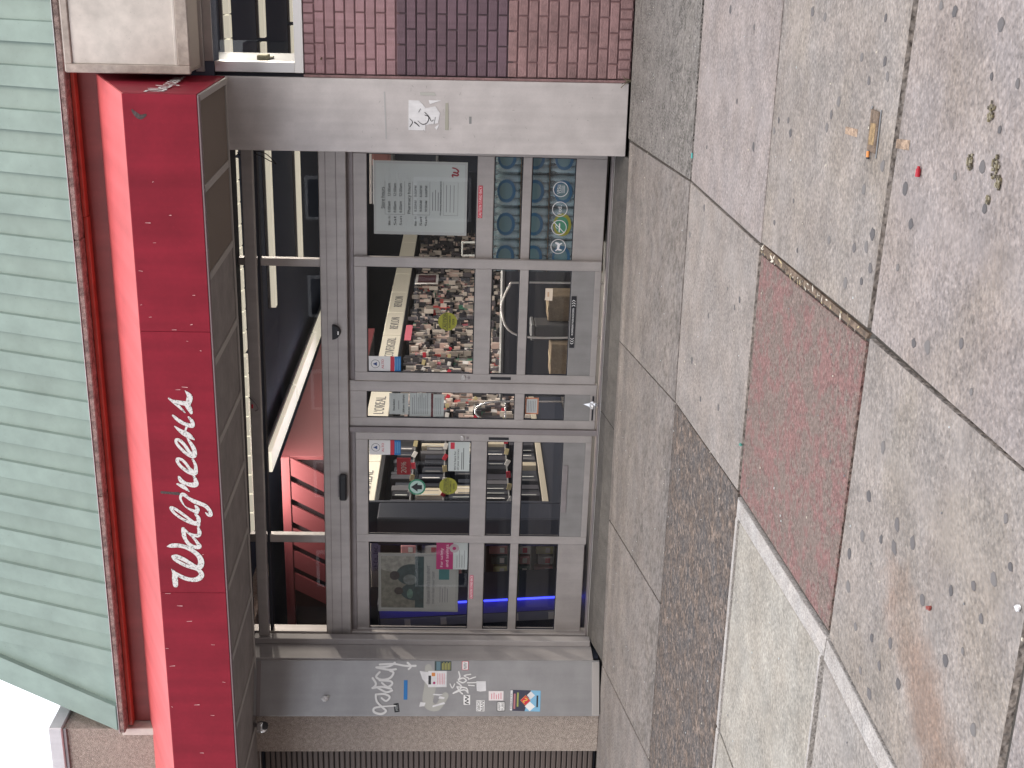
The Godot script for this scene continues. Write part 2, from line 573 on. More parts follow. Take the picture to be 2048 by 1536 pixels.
func set_camera_and_light() -> void:
	var cam := Camera3D.new()
	cam.name = "camera"
	add_child(cam)
	# the photographer held the phone on its side: the lens is rolled a quarter turn
	var right := Vector3(0.9423993, 0.0096305, -0.3343512)
	var up := Vector3(-0.0221458, 0.9991886, -0.0336397)
	var back := Vector3(0.3337560, 0.0391065, 0.9418480)
	cam.transform = Transform3D(Basis(-up, right, back), Vector3(1.05856, 1.23326, 9.69821))
	cam.fov = 33.356
	cam.far = 400.0
	cam.near = 0.05
	cam.current = true
	var env := Environment.new()
	env.background_mode = Environment.BG_SKY
	var sky := Sky.new()
	var sm := ProceduralSkyMaterial.new()
	sm.sky_top_color = Color(0.93, 0.955, 1.0)
	sm.sky_horizon_color = Color(0.97, 0.97, 0.975)
	sm.sky_curve = 0.2
	sm.ground_bottom_color = Color(0.3, 0.29, 0.28)
	sm.ground_horizon_color = Color(0.55, 0.54, 0.53)
	sm.sky_energy_multiplier = 1.2
	sky.sky_material = sm
	env.sky = sky
	env.tonemap_mode = Environment.TONE_MAPPER_LINEAR
	env.tonemap_exposure = 1.45
	env.sdfgi_enabled = true
	env.ssao_enabled = true
	env.ssil_enabled = true
	var we := WorldEnvironment.new()
	we.name = "world_environment"
	we.environment = env
	add_child(we)
	var sun := DirectionalLight3D.new()
	sun.name = "sun"
	sun.light_energy = 0.5
	sun.light_color = Color(1.0, 0.97, 0.93)
	sun.light_angular_distance = 30.0
	sun.shadow_enabled = true
	add_child(sun)
	sun.look_at_from_position(Vector3(5, 12, 8), Vector3.ZERO)

# ------------------------------------------------------------------ ground
func slab_mesh(pts: Array, top: float, depth: float, bev := 0.007) -> ArrayMesh:
	# pts: Vector2(x, z) round a convex slab
	var st := SurfaceTool.new()
	st.begin(Mesh.PRIMITIVE_TRIANGLES)
	st.set_smooth_group(-1)
	var c := Vector2.ZERO
	for p in pts:
		c += p
	c /= pts.size()
	var mid := Vector3(c.x, top - depth * 0.5, c.y)
	st.set_color(Color(1, 1, 1))
	var inner := []
	var rim := []
	var low := []
	for p in pts:
		var q: Vector2 = p + (c - p).normalized() * bev * 1.5
		inner.append(Vector3(q.x, top, q.y))
		rim.append(Vector3(p.x, top - bev * 0.6, p.y))
		low.append(Vector3(p.x, top - depth, p.y))
	face(st, inner, mid)
	for i in pts.size():
		var j := (i + 1) % pts.size()
		face(st, [inner[i], inner[j], rim[j], rim[i]], mid)
		face(st, [rim[i], rim[j], low[j], low[i]], mid)
	st.generate_normals()
	return st.commit()

func stained_mesh(q: Array, top: float, depth: float, stain: int) -> ArrayMesh:
	# q: four corners; the top is divided finely and coloured by the stain
	var st := SurfaceTool.new()
	st.begin(Mesh.PRIMITIVE_TRIANGLES)
	st.set_smooth_group(-1)
	var nu := int((q[1] - q[0]).length() / 0.03)
	var nv := int((q[3] - q[0]).length() / 0.03)
	var pt := func(i: int, j: int) -> Vector3:
		var a: Vector2 = (q[0] as Vector2).lerp(q[1], float(i) / nu)
		var b: Vector2 = (q[3] as Vector2).lerp(q[2], float(i) / nu)
		var p := a.lerp(b, float(j) / nv)
		return Vector3(p.x, top, p.y)
	for i in nu:
		for j in nv:
			var k := [pt.call(i, j), pt.call(i + 1, j), pt.call(i + 1, j + 1), pt.call(i, j + 1)]
			if (k[1] - k[0]).cross(k[2] - k[0]).y > 0:
				k.reverse()
			for t in [0, 1, 2, 0, 2, 3]:
				st.set_color(stain_at(stain, k[t].x, k[t].z))
				st.add_vertex(k[t])
	st.set_color(Color(1, 1, 1))
	var c: Vector2 = (q[0] + q[1] + q[2] + q[3]) / 4.0
	for i in 4:
		var a: Vector2 = q[i]
		var b: Vector2 = q[(i + 1) % 4]
		face(st, [Vector3(a.x, top, a.y), Vector3(b.x, top, b.y), Vector3(b.x, top - depth, b.y), Vector3(a.x, top - depth, a.y)], Vector3(c.x, top - depth * 0.5, c.y))
	st.generate_normals()
	return st.commit()

var stain_fine: FastNoiseLite
var stain_wide: FastNoiseLite

func stain_at(kind: int, x: float, z: float) -> Color:
	if kind == 1:
		return rust_stain(x, z)
	return yellow_stain(x, z) if kind == 2 else pitted_edge(x, z)

func rust_stain(x: float, z: float) -> Color:
	# rust brown run-off with a ragged edge
	var d := Vector2((x + 0.82 + (z - 6.8) * 0.45) / 0.13, (z - 6.78) / 0.30).length()
	d += stain_wide.get_noise_2d(x * 100.0, z * 100.0) * 0.8 + stain_fine.get_noise_2d(x * 100.0, z * 100.0) * 0.35
	var m := clampf(1.35 - d, 0.0, 1.0) * 0.8
	var y := clampf(stain_wide.get_noise_2d(x * 60.0 + 50.0, z * 60.0) * 1.6, 0.0, 0.5)
	return Color(1, 1, 1).lerp(Color(0.86, 0.66, 0.54), m).lerp(Color(0.97, 0.95, 0.86), y)

func yellow_stain(x: float, z: float) -> Color:
	var y := clampf(stain_wide.get_noise_2d(x * 70.0, z * 70.0) * 1.8 + 0.1, 0.0, 1.0)
	var f := clampf(stain_fine.get_noise_2d(x * 100.0, z * 100.0) * 2.0, 0.0, 1.0)
	return Color(1, 1, 1).lerp(Color(0.99, 0.965, 0.90), y).lerp(Color(0.88, 0.87, 0.85), f * 0.6)

func pitted_edge(x: float, z: float) -> Color:
	# weathered pits that gather towards the street side of the slab
	var e := clampf((z - 1.2) / 1.4, 0.0, 1.0)
	var f := stain_fine.get_noise_2d(x * 160.0, z * 160.0) + stain_wide.get_noise_2d(x * 80.0, z * 80.0) * 0.5
	return Color(1, 1, 1).lerp(Color(0.62, 0.62, 0.60), clampf((f + e * 0.55 - 0.42) * 2.2, 0.0, 1.0))

var slabs := []     # [node, polygon]

func slab(pts: Array, m: Material, top := 0.0, called := "slab", gap := 0.007, stain := 0) -> MeshInstance3D:
	var c := Vector2.ZERO
	for p in pts:
		c += p
	c /= pts.size()
	var q := []
	for i in pts.size():     # draw every side in by the joint
		var a: Vector2 = pts[(i + pts.size() - 1) % pts.size()]
		var b: Vector2 = pts[i]
		var d: Vector2 = pts[(i + 1) % pts.size()]
		var n1 := (b - a).orthogonal().normalized()
		var n2 := (d - b).orthogonal().normalized()
		if n1.dot(c - b) < 0: n1 = -n1
		if n2.dot(c - b) < 0: n2 = -n2
		q.append(b + (n1 + n2) * gap)
	var o := put(called, stained_mesh(q, top, 0.09, stain) if stain > 0 else slab_mesh(q, top, 0.09), m)
	slabs.append([o, PackedVector2Array(q), top])
	return o

func ground() -> void:
	stain_fine = noise(0.08, FastNoiseLite.TYPE_SIMPLEX, 2, 51)
	stain_wide = noise(0.02, FastNoiseLite.TYPE_SIMPLEX_SMOOTH, 3, 52)
	var road := structure("road")
	put("asphalt", sheet_mesh([Vector3(-60, -0.14, 10.6), Vector3(60, -0.14, 10.6), Vector3(60, -0.14, 21.6), Vector3(-60, -0.14, 21.6)], 0.2, Vector3.DOWN), M.asphalt)
	for k in 2:
		put("lane_line", sheet_mesh([Vector3(-60, -0.136, 16.0 + k * 0.25), Vector3(60, -0.136, 16.0 + k * 0.25), Vector3(60, -0.136, 16.1 + k * 0.25), Vector3(-60, -0.136, 16.1 + k * 0.25)], 0.003, Vector3.DOWN), M.yellow)
	var sw := structure("sidewalk")
	# bed below the joints
	put("joint_bed", sheet_mesh([Vector3(-40, -0.016, -0.3), Vector3(40, -0.016, -0.3), Vector3(40, -0.016, 10.4), Vector3(-40, -0.016, 10.4)], 0.15, Vector3.DOWN), M.joint)
	var c: Array = M.concrete
	# first band, along the building
	slab([Vector2(-0.405, 0.03), Vector2(2.9, 0.03), Vector2(2.9, 2.80), Vector2(-0.21, 2.776)], M.pitted, 0.0, "slab", 0.007, 3)
	slab([Vector2(-1.965, 0.13), Vector2(-0.405, 0.13), Vector2(-0.21, 2.776), Vector2(-1.496, 2.785)], c[0], 0.001, "slab", 0.007, 3)
	slab([Vector2(-3.54, 0.06), Vector2(-1.965, 0.11), Vector2(-1.496, 2.785), Vector2(-2.83, 2.76)], c[3], -0.001, "slab", 0.007, 3)
	slab([Vector2(-4.90, 0.10), Vector2(-3.54, 0.06), Vector2(-2.83, 2.76), Vector2(-3.984, 2.74)], c[0], 0.0, "slab", 0.007, 3)
	slab([Vector2(-6.6, 0.05), Vector2(-4.90, 0.10), Vector2(-3.984, 2.74), Vector2(-5.7, 2.70)], c[3], 0.002)
	slab([Vector2(-8.4, 0.05), Vector2(-6.6, 0.05), Vector2(-5.7, 2.70), Vector2(-7.6, 2.68)], c[1], 0.0)
	# second band
	slab([Vector2(-0.21, 2.80), Vector2(1.35, 2.83), Vector2(1.35, 4.55), Vector2(-0.153, 4.52)], c[1], 0.0)
	slab([Vector2(1.35, 2.83), Vector2(3.0, 2.85), Vector2(3.0, 4.57), Vector2(1.35, 4.55)], c[2], 0.001)
	slab([Vector2(-1.496, 2.795), Vector2(-0.21, 2.795), Vector2(-0.153, 4.515), Vector2(-1.285, 4.505)], c[2], 0.002)
	slab([Vector2(-4.4, 2.73), Vector2(-1.496, 2.785), Vector2(-1.285, 4.50), Vector2(-4.2, 4.42)], M.aggregate, -0.002)
	slab([Vector2(-7.4, 2.69), Vector2(-4.4, 2.73), Vector2(-4.2, 4.42), Vector2(-7.2, 4.40)], M.aggregate, 0.0)
	# third band
	slab([Vector2(-0.140, 4.546), Vector2(1.3, 4.578), Vector2(1.3, 6.09), Vector2(-0.065, 6.01)], c[2], 0.002, "slab", 0.007, 2)
	slab([Vector2(1.3, 4.578), Vector2(3.0, 4.60), Vector2(3.0, 6.1), Vector2(1.3, 6.09)], c[1], 0.0)
	slab([Vector2(-1.285, 4.525), Vector2(-0.185, 4.535), Vector2(-0.105, 5.99), Vector2(-1.146, 5.955)], M.redslab, -0.003)
	slab([Vector2(-2.50, 4.56), Vector2(-1.385, 4.575), Vector2(-1.245, 5.90), Vector2(-2.40, 5.88)], M.fresh, -0.002)
	slab([Vector2(-4.4, 4.50), Vector2(-2.505, 4.56), Vector2(-2.405, 5.88), Vector2(-4.3, 5.86)], M.fresh, 0.0, "slab", 0.003)
	# fourth band
	slab([Vector2(-0.065, 6.03), Vector2(1.2, 6.11), Vector2(1.25, 8.1), Vector2(-0.01, 8.1)], c[1], 0.0, "slab", 0.007, 2)
	slab([Vector2(1.2, 6.11), Vector2(3.0, 6.12), Vector2(3.0, 8.1), Vector2(1.25, 8.1)], c[0], 0.0)
	slab([Vector2(-1.146, 5.985), Vector2(-0.075, 6.03), Vector2(-0.025, 7.28), Vector2(-1.135, 7.27)], c[2], 0.001, "slab", 0.007, 1)
	slab([Vector2(-1.135, 7.29), Vector2(-0.025, 7.30), Vector2(-0.01, 8.6), Vector2(-1.12, 8.6)], c[1], 0.0)
	slab([Vector2(-2.4, 5.93), Vector2(-1.245, 5.96), Vector2(-1.235, 7.27), Vector2(-2.4, 7.25)], M.fresh_grey, 0.0)
	slab([Vector2(-4.3, 5.90), Vector2(-2.41, 5.93), Vector2(-2.41, 7.25), Vector2(-4.3, 7.23)], M.fresh_grey, 0.0)
	slab([Vector2(-4.3, 7.26), Vector2(-1.13, 7.28), Vector2(-1.12, 8.6), Vector2(-4.3, 8.6)], c[0], 0.0)
	slab([Vector2(-0.01, 8.12), Vector2(3.0, 8.12), Vector2(3.0, 10.3), Vector2(-0.01, 10.3)], c[1], 0.0)
	slab([Vector2(-4.3, 8.63), Vector2(-0.02, 8.63), Vector2(-0.02, 10.3), Vector2(-4.3, 10.3)], c[3], 0.0)
	# trowelled border of the newer patch
	slab([Vector2(-1.385, 4.53), Vector2(-1.295, 4.53), Vector2(-1.155, 5.96), Vector2(-1.24, 5.95)], M.mortar_light, 0.004, "patch_border", 0.0015)
	slab([Vector2(-1.24, 5.955), Vector2(-1.155, 5.965), Vector2(-1.14, 7.26), Vector2(-1.23, 7.26)], M.mortar_light, 0.003, "patch_border", 0.0015)
	slab([Vector2(-2.505, 4.505), Vector2(-1.39, 4.525), Vector2(-1.385, 4.568), Vector2(-2.505, 4.552)], M.mortar_light, 0.003, "patch_border", 0.0015)
	slab([Vector2(-4.4, 4.44), Vector2(-2.51, 4.505), Vector2(-2.51, 4.552), Vector2(-4.4, 4.49)], M.mortar_light, 0.003, "patch_border", 0.0015)
	slab([Vector2(-2.4, 5.888), Vector2(-1.25, 5.905), Vector2(-1.245, 5.928), Vector2(-2.4, 5.912)], M.mortar_light, 0.003, "patch_border", 0.0015)
	# wide dirt joint beside the red slab
	put("dirt_joint", slab_mesh([Vector2(-0.180, 4.54), Vector2(-0.147, 4.54), Vector2(-0.078, 6.0), Vector2(-0.100, 5.98)], -0.006, 0.05, 0.002), M.rust)
	# outlying pavement, plain squares
	for sx in [-1, 1]:
		for k in 9:
			var x0: float = (3.02 + k * 3.6) if sx > 0 else (-8.45 - (k + 1) * 3.6)
			for r in 3:
				slab([Vector2(x0, 0.03 + r * 3.44), Vector2(x0 + 3.58, 0.03 + r * 3.44), Vector2(x0 + 3.58, 3.44 + r * 3.44), Vector2(x0, 3.44 + r * 3.44)], c[(k + r) % 4], 0.0)
	for r in 3:
		slab([Vector2(-8.42, 2.72 + r * 2.56), Vector2(-7.25 if r == 0 else -4.33, 2.72 + r * 2.56), Vector2(-7.25 if r == 0 else -4.33, 5.26 + r * 2.56 if r > 0 else 4.4), Vector2(-8.42, 5.26 + r * 2.56)], c[r], -0.001)
	# ramp up to the sill
	for k in 2:
		var xa := -4.90 if k == 0 else -2.73
		var xb := -2.73 if k == 0 else -0.54
		var ya := 0.045 + 0.0095 * (-0.6 - xa)
		var yb := 0.045 + 0.0095 * (-0.6 - xb)
		put("ramp", sheet_mesh([Vector3(xa + 0.004, -0.002, 0.055 if k == 0 else 0.10), Vector3(xb - 0.004, -0.002, 0.10 if k == 0 else 0.125), Vector3(xb - 0.004, yb, -0.37), Vector3(xa + 0.004, ya, -0.37)], 0.12, Vector3.DOWN), M.ramp)
	# kerb
	for k in 16:
		bb("kerb", Vector3(-32 + k * 4 + 0.01, -0.3, 10.35), Vector3(-28 + k * 4 - 0.01, 0.0, 10.62), c[k % 4], 0.02)
	# trodden-in gum
	var gum := [0.73, 3.53, 0.81, 5.01, 0.8, 5.18, 0.84, 5.84, 0.69, 4.07, 0.9, 6.28, 0.89, 6.38, 0.88, 6.68, 0.71, 5.65, 0.72, 5.88, 0.65, 5.75, 0.68, 5.92, 0.76, 6.67, 0.76, 6.82, 0.55, 5.45, 0.35, 3.84, 0.5, 5.38, 0.45, 5.34, 0.38, 4.66, 0.4, 4.81, 0.33, 4.6, 0.36, 4.86, 0.44, 5.82, 0.43, 5.97, 0.65, 6.76, 0.55, 6.69, 0.5, 6.53, 0.4, 6.18, 0.13, 5.0, 0.33, 5.82, 0.46, 6.74, -0.01, 4.74, 0.1, 5.51, -0.03, 5.12, 0.14, 5.79, 0.17, 5.91, 0.22, 5.95, 0.12, 5.97, 0.18, 6.2, 0.32, 6.26, -0.26, 3.25, -0.48, 2.9, 0.21, 4.25, 0.04, 3.19, -0.49, 3.97, -0.47, 4.24, -0.53, 4.15, 0.01, 5.74, 0.06, 5.9, -0.74, 3.57, 0.04, 6.5, 0.02, 6.4, 0.12, 6.72, 0.03, 6.82, -1.2, 3.53, -1.08, 3.98, -0.34, 6.27, -0.53, 6.2, -0.5, 6.46, -0.17, 7.11, -1.09, 3.22, -0.57, 6.46, -0.67, 6.19, -0.78, 6.09, -0.49, 6.59, -0.88, 6.12, -0.48, 6.88, -0.4, 7.0, -0.33, 7.1, -0.26, 7.17, -0.45, 7.07, -0.96, 6.23, -0.91, 6.38, -0.84, 6.53, -0.58, 7.0, -0.66, 6.91, -0.95, 6.47, -1.06, 6.32, -0.91, 6.63, -1.08, 6.42, -0.72, 7.12, -0.6, 6.35, -0.6, 6.71]
	var shapes := []
	for k in 5:
		var st := SurfaceTool.new()
		st.begin(Mesh.PRIMITIVE_TRIANGLES)
		st.set_smooth_group(-1)
		var ring := []
		var low := []
		for a in 10:
			var r := 0.019 * rng.randf_range(0.75, 1.15)
			ring.append(Vector3(cos(TAU * a / 10) * r * 0.85, 0.002, sin(TAU * a / 10) * r * 0.85))
			low.append(Vector3(cos(TAU * a / 10) * r, 0.0, sin(TAU * a / 10) * r))
		face(st, ring, Vector3(0, -1, 0))
		for a in 10:
			var b := (a + 1) % 10
			face(st, [ring[a], ring[b], low[b], low[a]], Vector3(0, -0.02, 0))
		st.generate_normals()
		shapes.append(st.commit())
	for i in range(0, gum.size(), 2):
		var p := Vector2(gum[i], gum[i + 1])
		for s in slabs:
			if Geometry2D.is_point_in_polygon(p, s[1]):
				var o := put("gum_spot", shapes[i % 5], M.gum[(i / 2) % 3], Vector3(p.x, s[2] + 0.0005, p.y), s[0])
				o.scale = Vector3.ONE * rng.randf_range(0.55, 1.25)
				o.scale.y = 1.0
				o.rotation.y = rng.randf() * TAU
				break

# ------------------------------------------------------------------ shop shell
func shell() -> void:
	thing("store_building", "dark interior shell of the corner drugstore behind the glass entrance", "building", Vector3(0, 0, -0.5))
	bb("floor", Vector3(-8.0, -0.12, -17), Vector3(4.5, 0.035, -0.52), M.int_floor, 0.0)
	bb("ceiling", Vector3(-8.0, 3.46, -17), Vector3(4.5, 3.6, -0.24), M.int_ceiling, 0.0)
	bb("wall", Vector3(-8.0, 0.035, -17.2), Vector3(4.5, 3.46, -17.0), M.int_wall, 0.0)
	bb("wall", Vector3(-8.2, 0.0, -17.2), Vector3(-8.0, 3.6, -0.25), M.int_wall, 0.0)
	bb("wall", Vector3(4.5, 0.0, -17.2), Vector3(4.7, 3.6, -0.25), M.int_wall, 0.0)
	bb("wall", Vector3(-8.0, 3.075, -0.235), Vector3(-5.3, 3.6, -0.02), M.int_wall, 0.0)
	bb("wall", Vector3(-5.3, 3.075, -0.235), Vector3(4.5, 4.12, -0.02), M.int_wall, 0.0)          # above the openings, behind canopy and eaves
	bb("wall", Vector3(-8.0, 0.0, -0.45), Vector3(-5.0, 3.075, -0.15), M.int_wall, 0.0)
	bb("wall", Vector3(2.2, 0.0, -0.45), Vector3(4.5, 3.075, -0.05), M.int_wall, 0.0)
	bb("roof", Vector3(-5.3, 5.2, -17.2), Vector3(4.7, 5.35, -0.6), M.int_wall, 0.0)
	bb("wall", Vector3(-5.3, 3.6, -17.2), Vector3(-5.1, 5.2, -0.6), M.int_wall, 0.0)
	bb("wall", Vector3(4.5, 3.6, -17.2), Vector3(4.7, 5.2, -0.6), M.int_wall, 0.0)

# ------------------------------------------------------------------ the unseen other side of the street: houses added and sized for light and reflections
func opposite_side() -> void:
	structure("far_sidewalk")
	bb("paving", Vector3(-50, -0.3, 21.6), Vector3(50, 0.0, 27.0), M.concrete[1], 0.02)
	var cols := [lin(0.22, 0.12, 0.09), lin(0.30, 0.27, 0.23), lin(0.17, 0.10, 0.085), lin(0.26, 0.2, 0.16)]
	var x := -34.0
	var names := ["dark red brick row house added out of view across the street with four floors", "pale stone row house added out of view across the street with three floors", "brown brick row house added out of view across the street with a shop front", "tan brick corner house added out of view across the street with tall windows"]
	for k in 4:
		var w: float = [17.0, 15.0, 18.0, 16.0][k]
		var h: float = [9.6, 7.0, 9.0, 7.4][k]
		var m := mat(cols[k], 0.9, 0, T.stucco, 0.6)
		thing("unseen_row_house", names[k], "building", Vector3(x + w * 0.5, 0, 27.0), "added row houses across the street")
		bb("wall", Vector3(x + 0.02, 0, 27.0), Vector3(x + w - 0.02, h, 35.0), m, 0.0)
		bb("cornice", Vector3(x + 0.02, h - 0.1, 26.7), Vector3(x + w - 0.02, h + 0.35, 27.4), M.gutter, 0.02)
		var nf := int(h / 3.2)
		for fl in nf:
			for c in 5:
				var cx := x + w * (c + 0.5) / 5.0
				var fr := bb("window", Vector3(cx - 0.65, 1.0 + fl * 3.2, 26.9), Vector3(cx + 0.65, 2.7 + fl * 3.2, 27.05), M.white, 0.02)
				bb("pane", Vector3(cx - 0.55, 1.1 + fl * 3.2, 26.87), Vector3(cx + 0.55, 2.6 + fl * 3.2, 26.895), M.black, 0.0, fr)
		x += w

# ------------------------------------------------------------------ brick wall to the right
func brick_wall() -> void:
	thing("brick_wall", "painted brick wall in dull pink with a darker painted band beside the metal pier", "wall", Vector3(1.1, 0, -0.03))
	bb("mortar", Vector3(0.025, 0.0, -0.33), Vector3(2.2, 0.875, -0.036), M.brick_joint, 0.0)
	bb("mortar", Vector3(0.025, 0.875, -0.33), Vector3(2.2, 1.715, -0.036), M.brick_joint_dark, 0.0)
	bb("mortar", Vector3(0.025, 1.715, -0.33), Vector3(2.2, 2.415, -0.036), M.brick_joint, 0.0)
	var far_st := []
	for k in 3:
		var st := SurfaceTool.new()
		st.begin(Mesh.PRIMITIVE_TRIANGLES)
		st.set_smooth_group(-1)
		far_st.append(st)
	var n := 0
	var y := 0.006
	var row := 0
	while y < 2.40:
		var rowlock := row == 0 or y > 2.30
		var h := 0.088 if row == 0 else 0.0645
		if y > 2.30:
			h = 2.412 - y
		var L := 0.062 if rowlock else 0.212
		var x := 0.03
		if not rowlock and row % 2 == 1:
			x -= 0.11
		while x < 2.18:
			var x0: float = max(x, 0.028)
			var x1: float = min(x + L, 2.19)
			if x1 - x0 > 0.02:
				var zone := 0
				if y > 0.865 and y < 1.70: zone = 1
				elif y < 0.87: zone = 2
				var ml: Array = [M.brick, M.brick_dark, M.brick_low][zone]
				var dz := rng.randf_range(-0.0012, 0.0012)
				var ctr := Vector3((x0 + x1) * 0.5, y + h * 0.5, -0.052 + dz)
				if n < 300 and x0 < (0.95 if not rowlock else 0.8):
					var o := box("brick", ctr, Vector3(x1 - x0, h, 0.055), ml[rng.randi() % 3], 0.005)
					o.rotation.z = rng.randf_range(-0.004, 0.004)
					n += 1
				else:
					add_box(far_st[zone], ctr - org, Vector3(x1 - x0, h, 0.055), 0.0)
			x += L + 0.010
		y += h + 0.010
		row += 1
	for k in 3:
		far_st[k].generate_normals()
		var o := put("bricks", far_st[k].commit(), [M.brick, M.brick_dark, M.brick_low][k][1], org)
		o.set_meta("kind", "stuff")
	# rusted nail in the top of the wall
	put("nail", tube_mesh(PackedVector3Array([Vector3(0, 0, -0.01), Vector3(-0.01, -0.004, 0.05)]), 0.006), M.rust, Vector3(0.145, 2.29, -0.03))

func shop_window() -> void:
	thing("shop_window", "white framed shop window above the painted bricks", "window", Vector3(1.1, 2.42, -0.06))
	bb("frame_rail", Vector3(0.03, 2.42, -0.12), Vector3(2.2, 2.485, -0.02), M.white)
	bb("frame_stile", Vector3(0.03, 2.485, -0.12), Vector3(0.105, 3.07, -0.022), M.alu_bright)
	bb("frame_rail", Vector3(0.105, 3.075, -0.12), Vector3(2.2, 3.14, -0.015), M.alu)
	bb("frame_rail", Vector3(0.03, 3.14, -0.14), Vector3(2.2, 3.20, 0.015), M.alu)
	bb("frame_stile", Vector3(2.13, 2.485, -0.12), Vector3(2.2, 3.07, -0.022), M.white)
	pane("pane", 0.105, 2.485, 2.13, 3.075, -0.08, M.glass)
	# inner return wall with its little junction box
	bb("reveal", Vector3(0.03, 2.3, -0.9), Vector3(0.09, 3.44, -0.13), M.shelf_grey)
	bb("sill", Vector3(0.095, 2.40, -0.45), Vector3(2.2, 2.465, -0.13), M.shelf_grey)
	thing("junction_box", "small olive junction box fixed to the inner wall beside the white shop window", "box", Vector3(0.09, 2.78, -0.35))
	bb("cover", Vector3(0.09, 2.72, -0.42), Vector3(0.13, 2.80, -0.28), mat(lin(0.22, 0.21, 0.14), 0.6), 0.006)
	bb("flange", Vector3(0.09, 2.70, -0.5), Vector3(0.105, 2.82, -0.425), mat(lin(0.16, 0.155, 0.12), 0.6), 0.004)
	# cream sign box over the window
	thing("sign_box", "blank cream sign box hung over the shop window beside the red canopy", "sign", Vector3(1.1, 3.14, 0.0))
	bb("box_side", Vector3(0.062, 3.165, 0.002), Vector3(0.078, 4.0, 0.46), M.cream_frame)
	bb("box_underside", Vector3(0.078, 3.165, 0.02), Vector3(2.6, 3.18, 0.46), mat(lin(0.40, 0.35, 0.31), 0.7))
	bb("box_top", Vector3(0.062, 4.0, 0.002), Vector3(2.6, 4.015, 0.46), M.cream_frame)
	bb("frame_stile", Vector3(0.060, 3.14, 0.46), Vector3(0.12, 4.0, 0.50), M.cream_frame, 0.006)
	bb("frame_rail", Vector3(0.12, 3.14, 0.46), Vector3(2.6, 3.225, 0.50), M.cream_frame, 0.006)
	bb("frame_rail", Vector3(0.12, 3.95, 0.46), Vector3(2.6, 4.0, 0.50), M.cream_frame, 0.006)
	bb("panel", Vector3(0.12, 3.225, 0.46), Vector3(1.2, 3.95, 0.485), M.cream, 0.004)
	bb("panel", Vector3(1.203, 3.225, 0.46), Vector3(2.6, 3.95, 0.485), M.cream, 0.004)
	bb("bead", Vector3(0.12, 3.225, 0.485), Vector3(2.6, 3.245, 0.495), M.cream, 0.004)

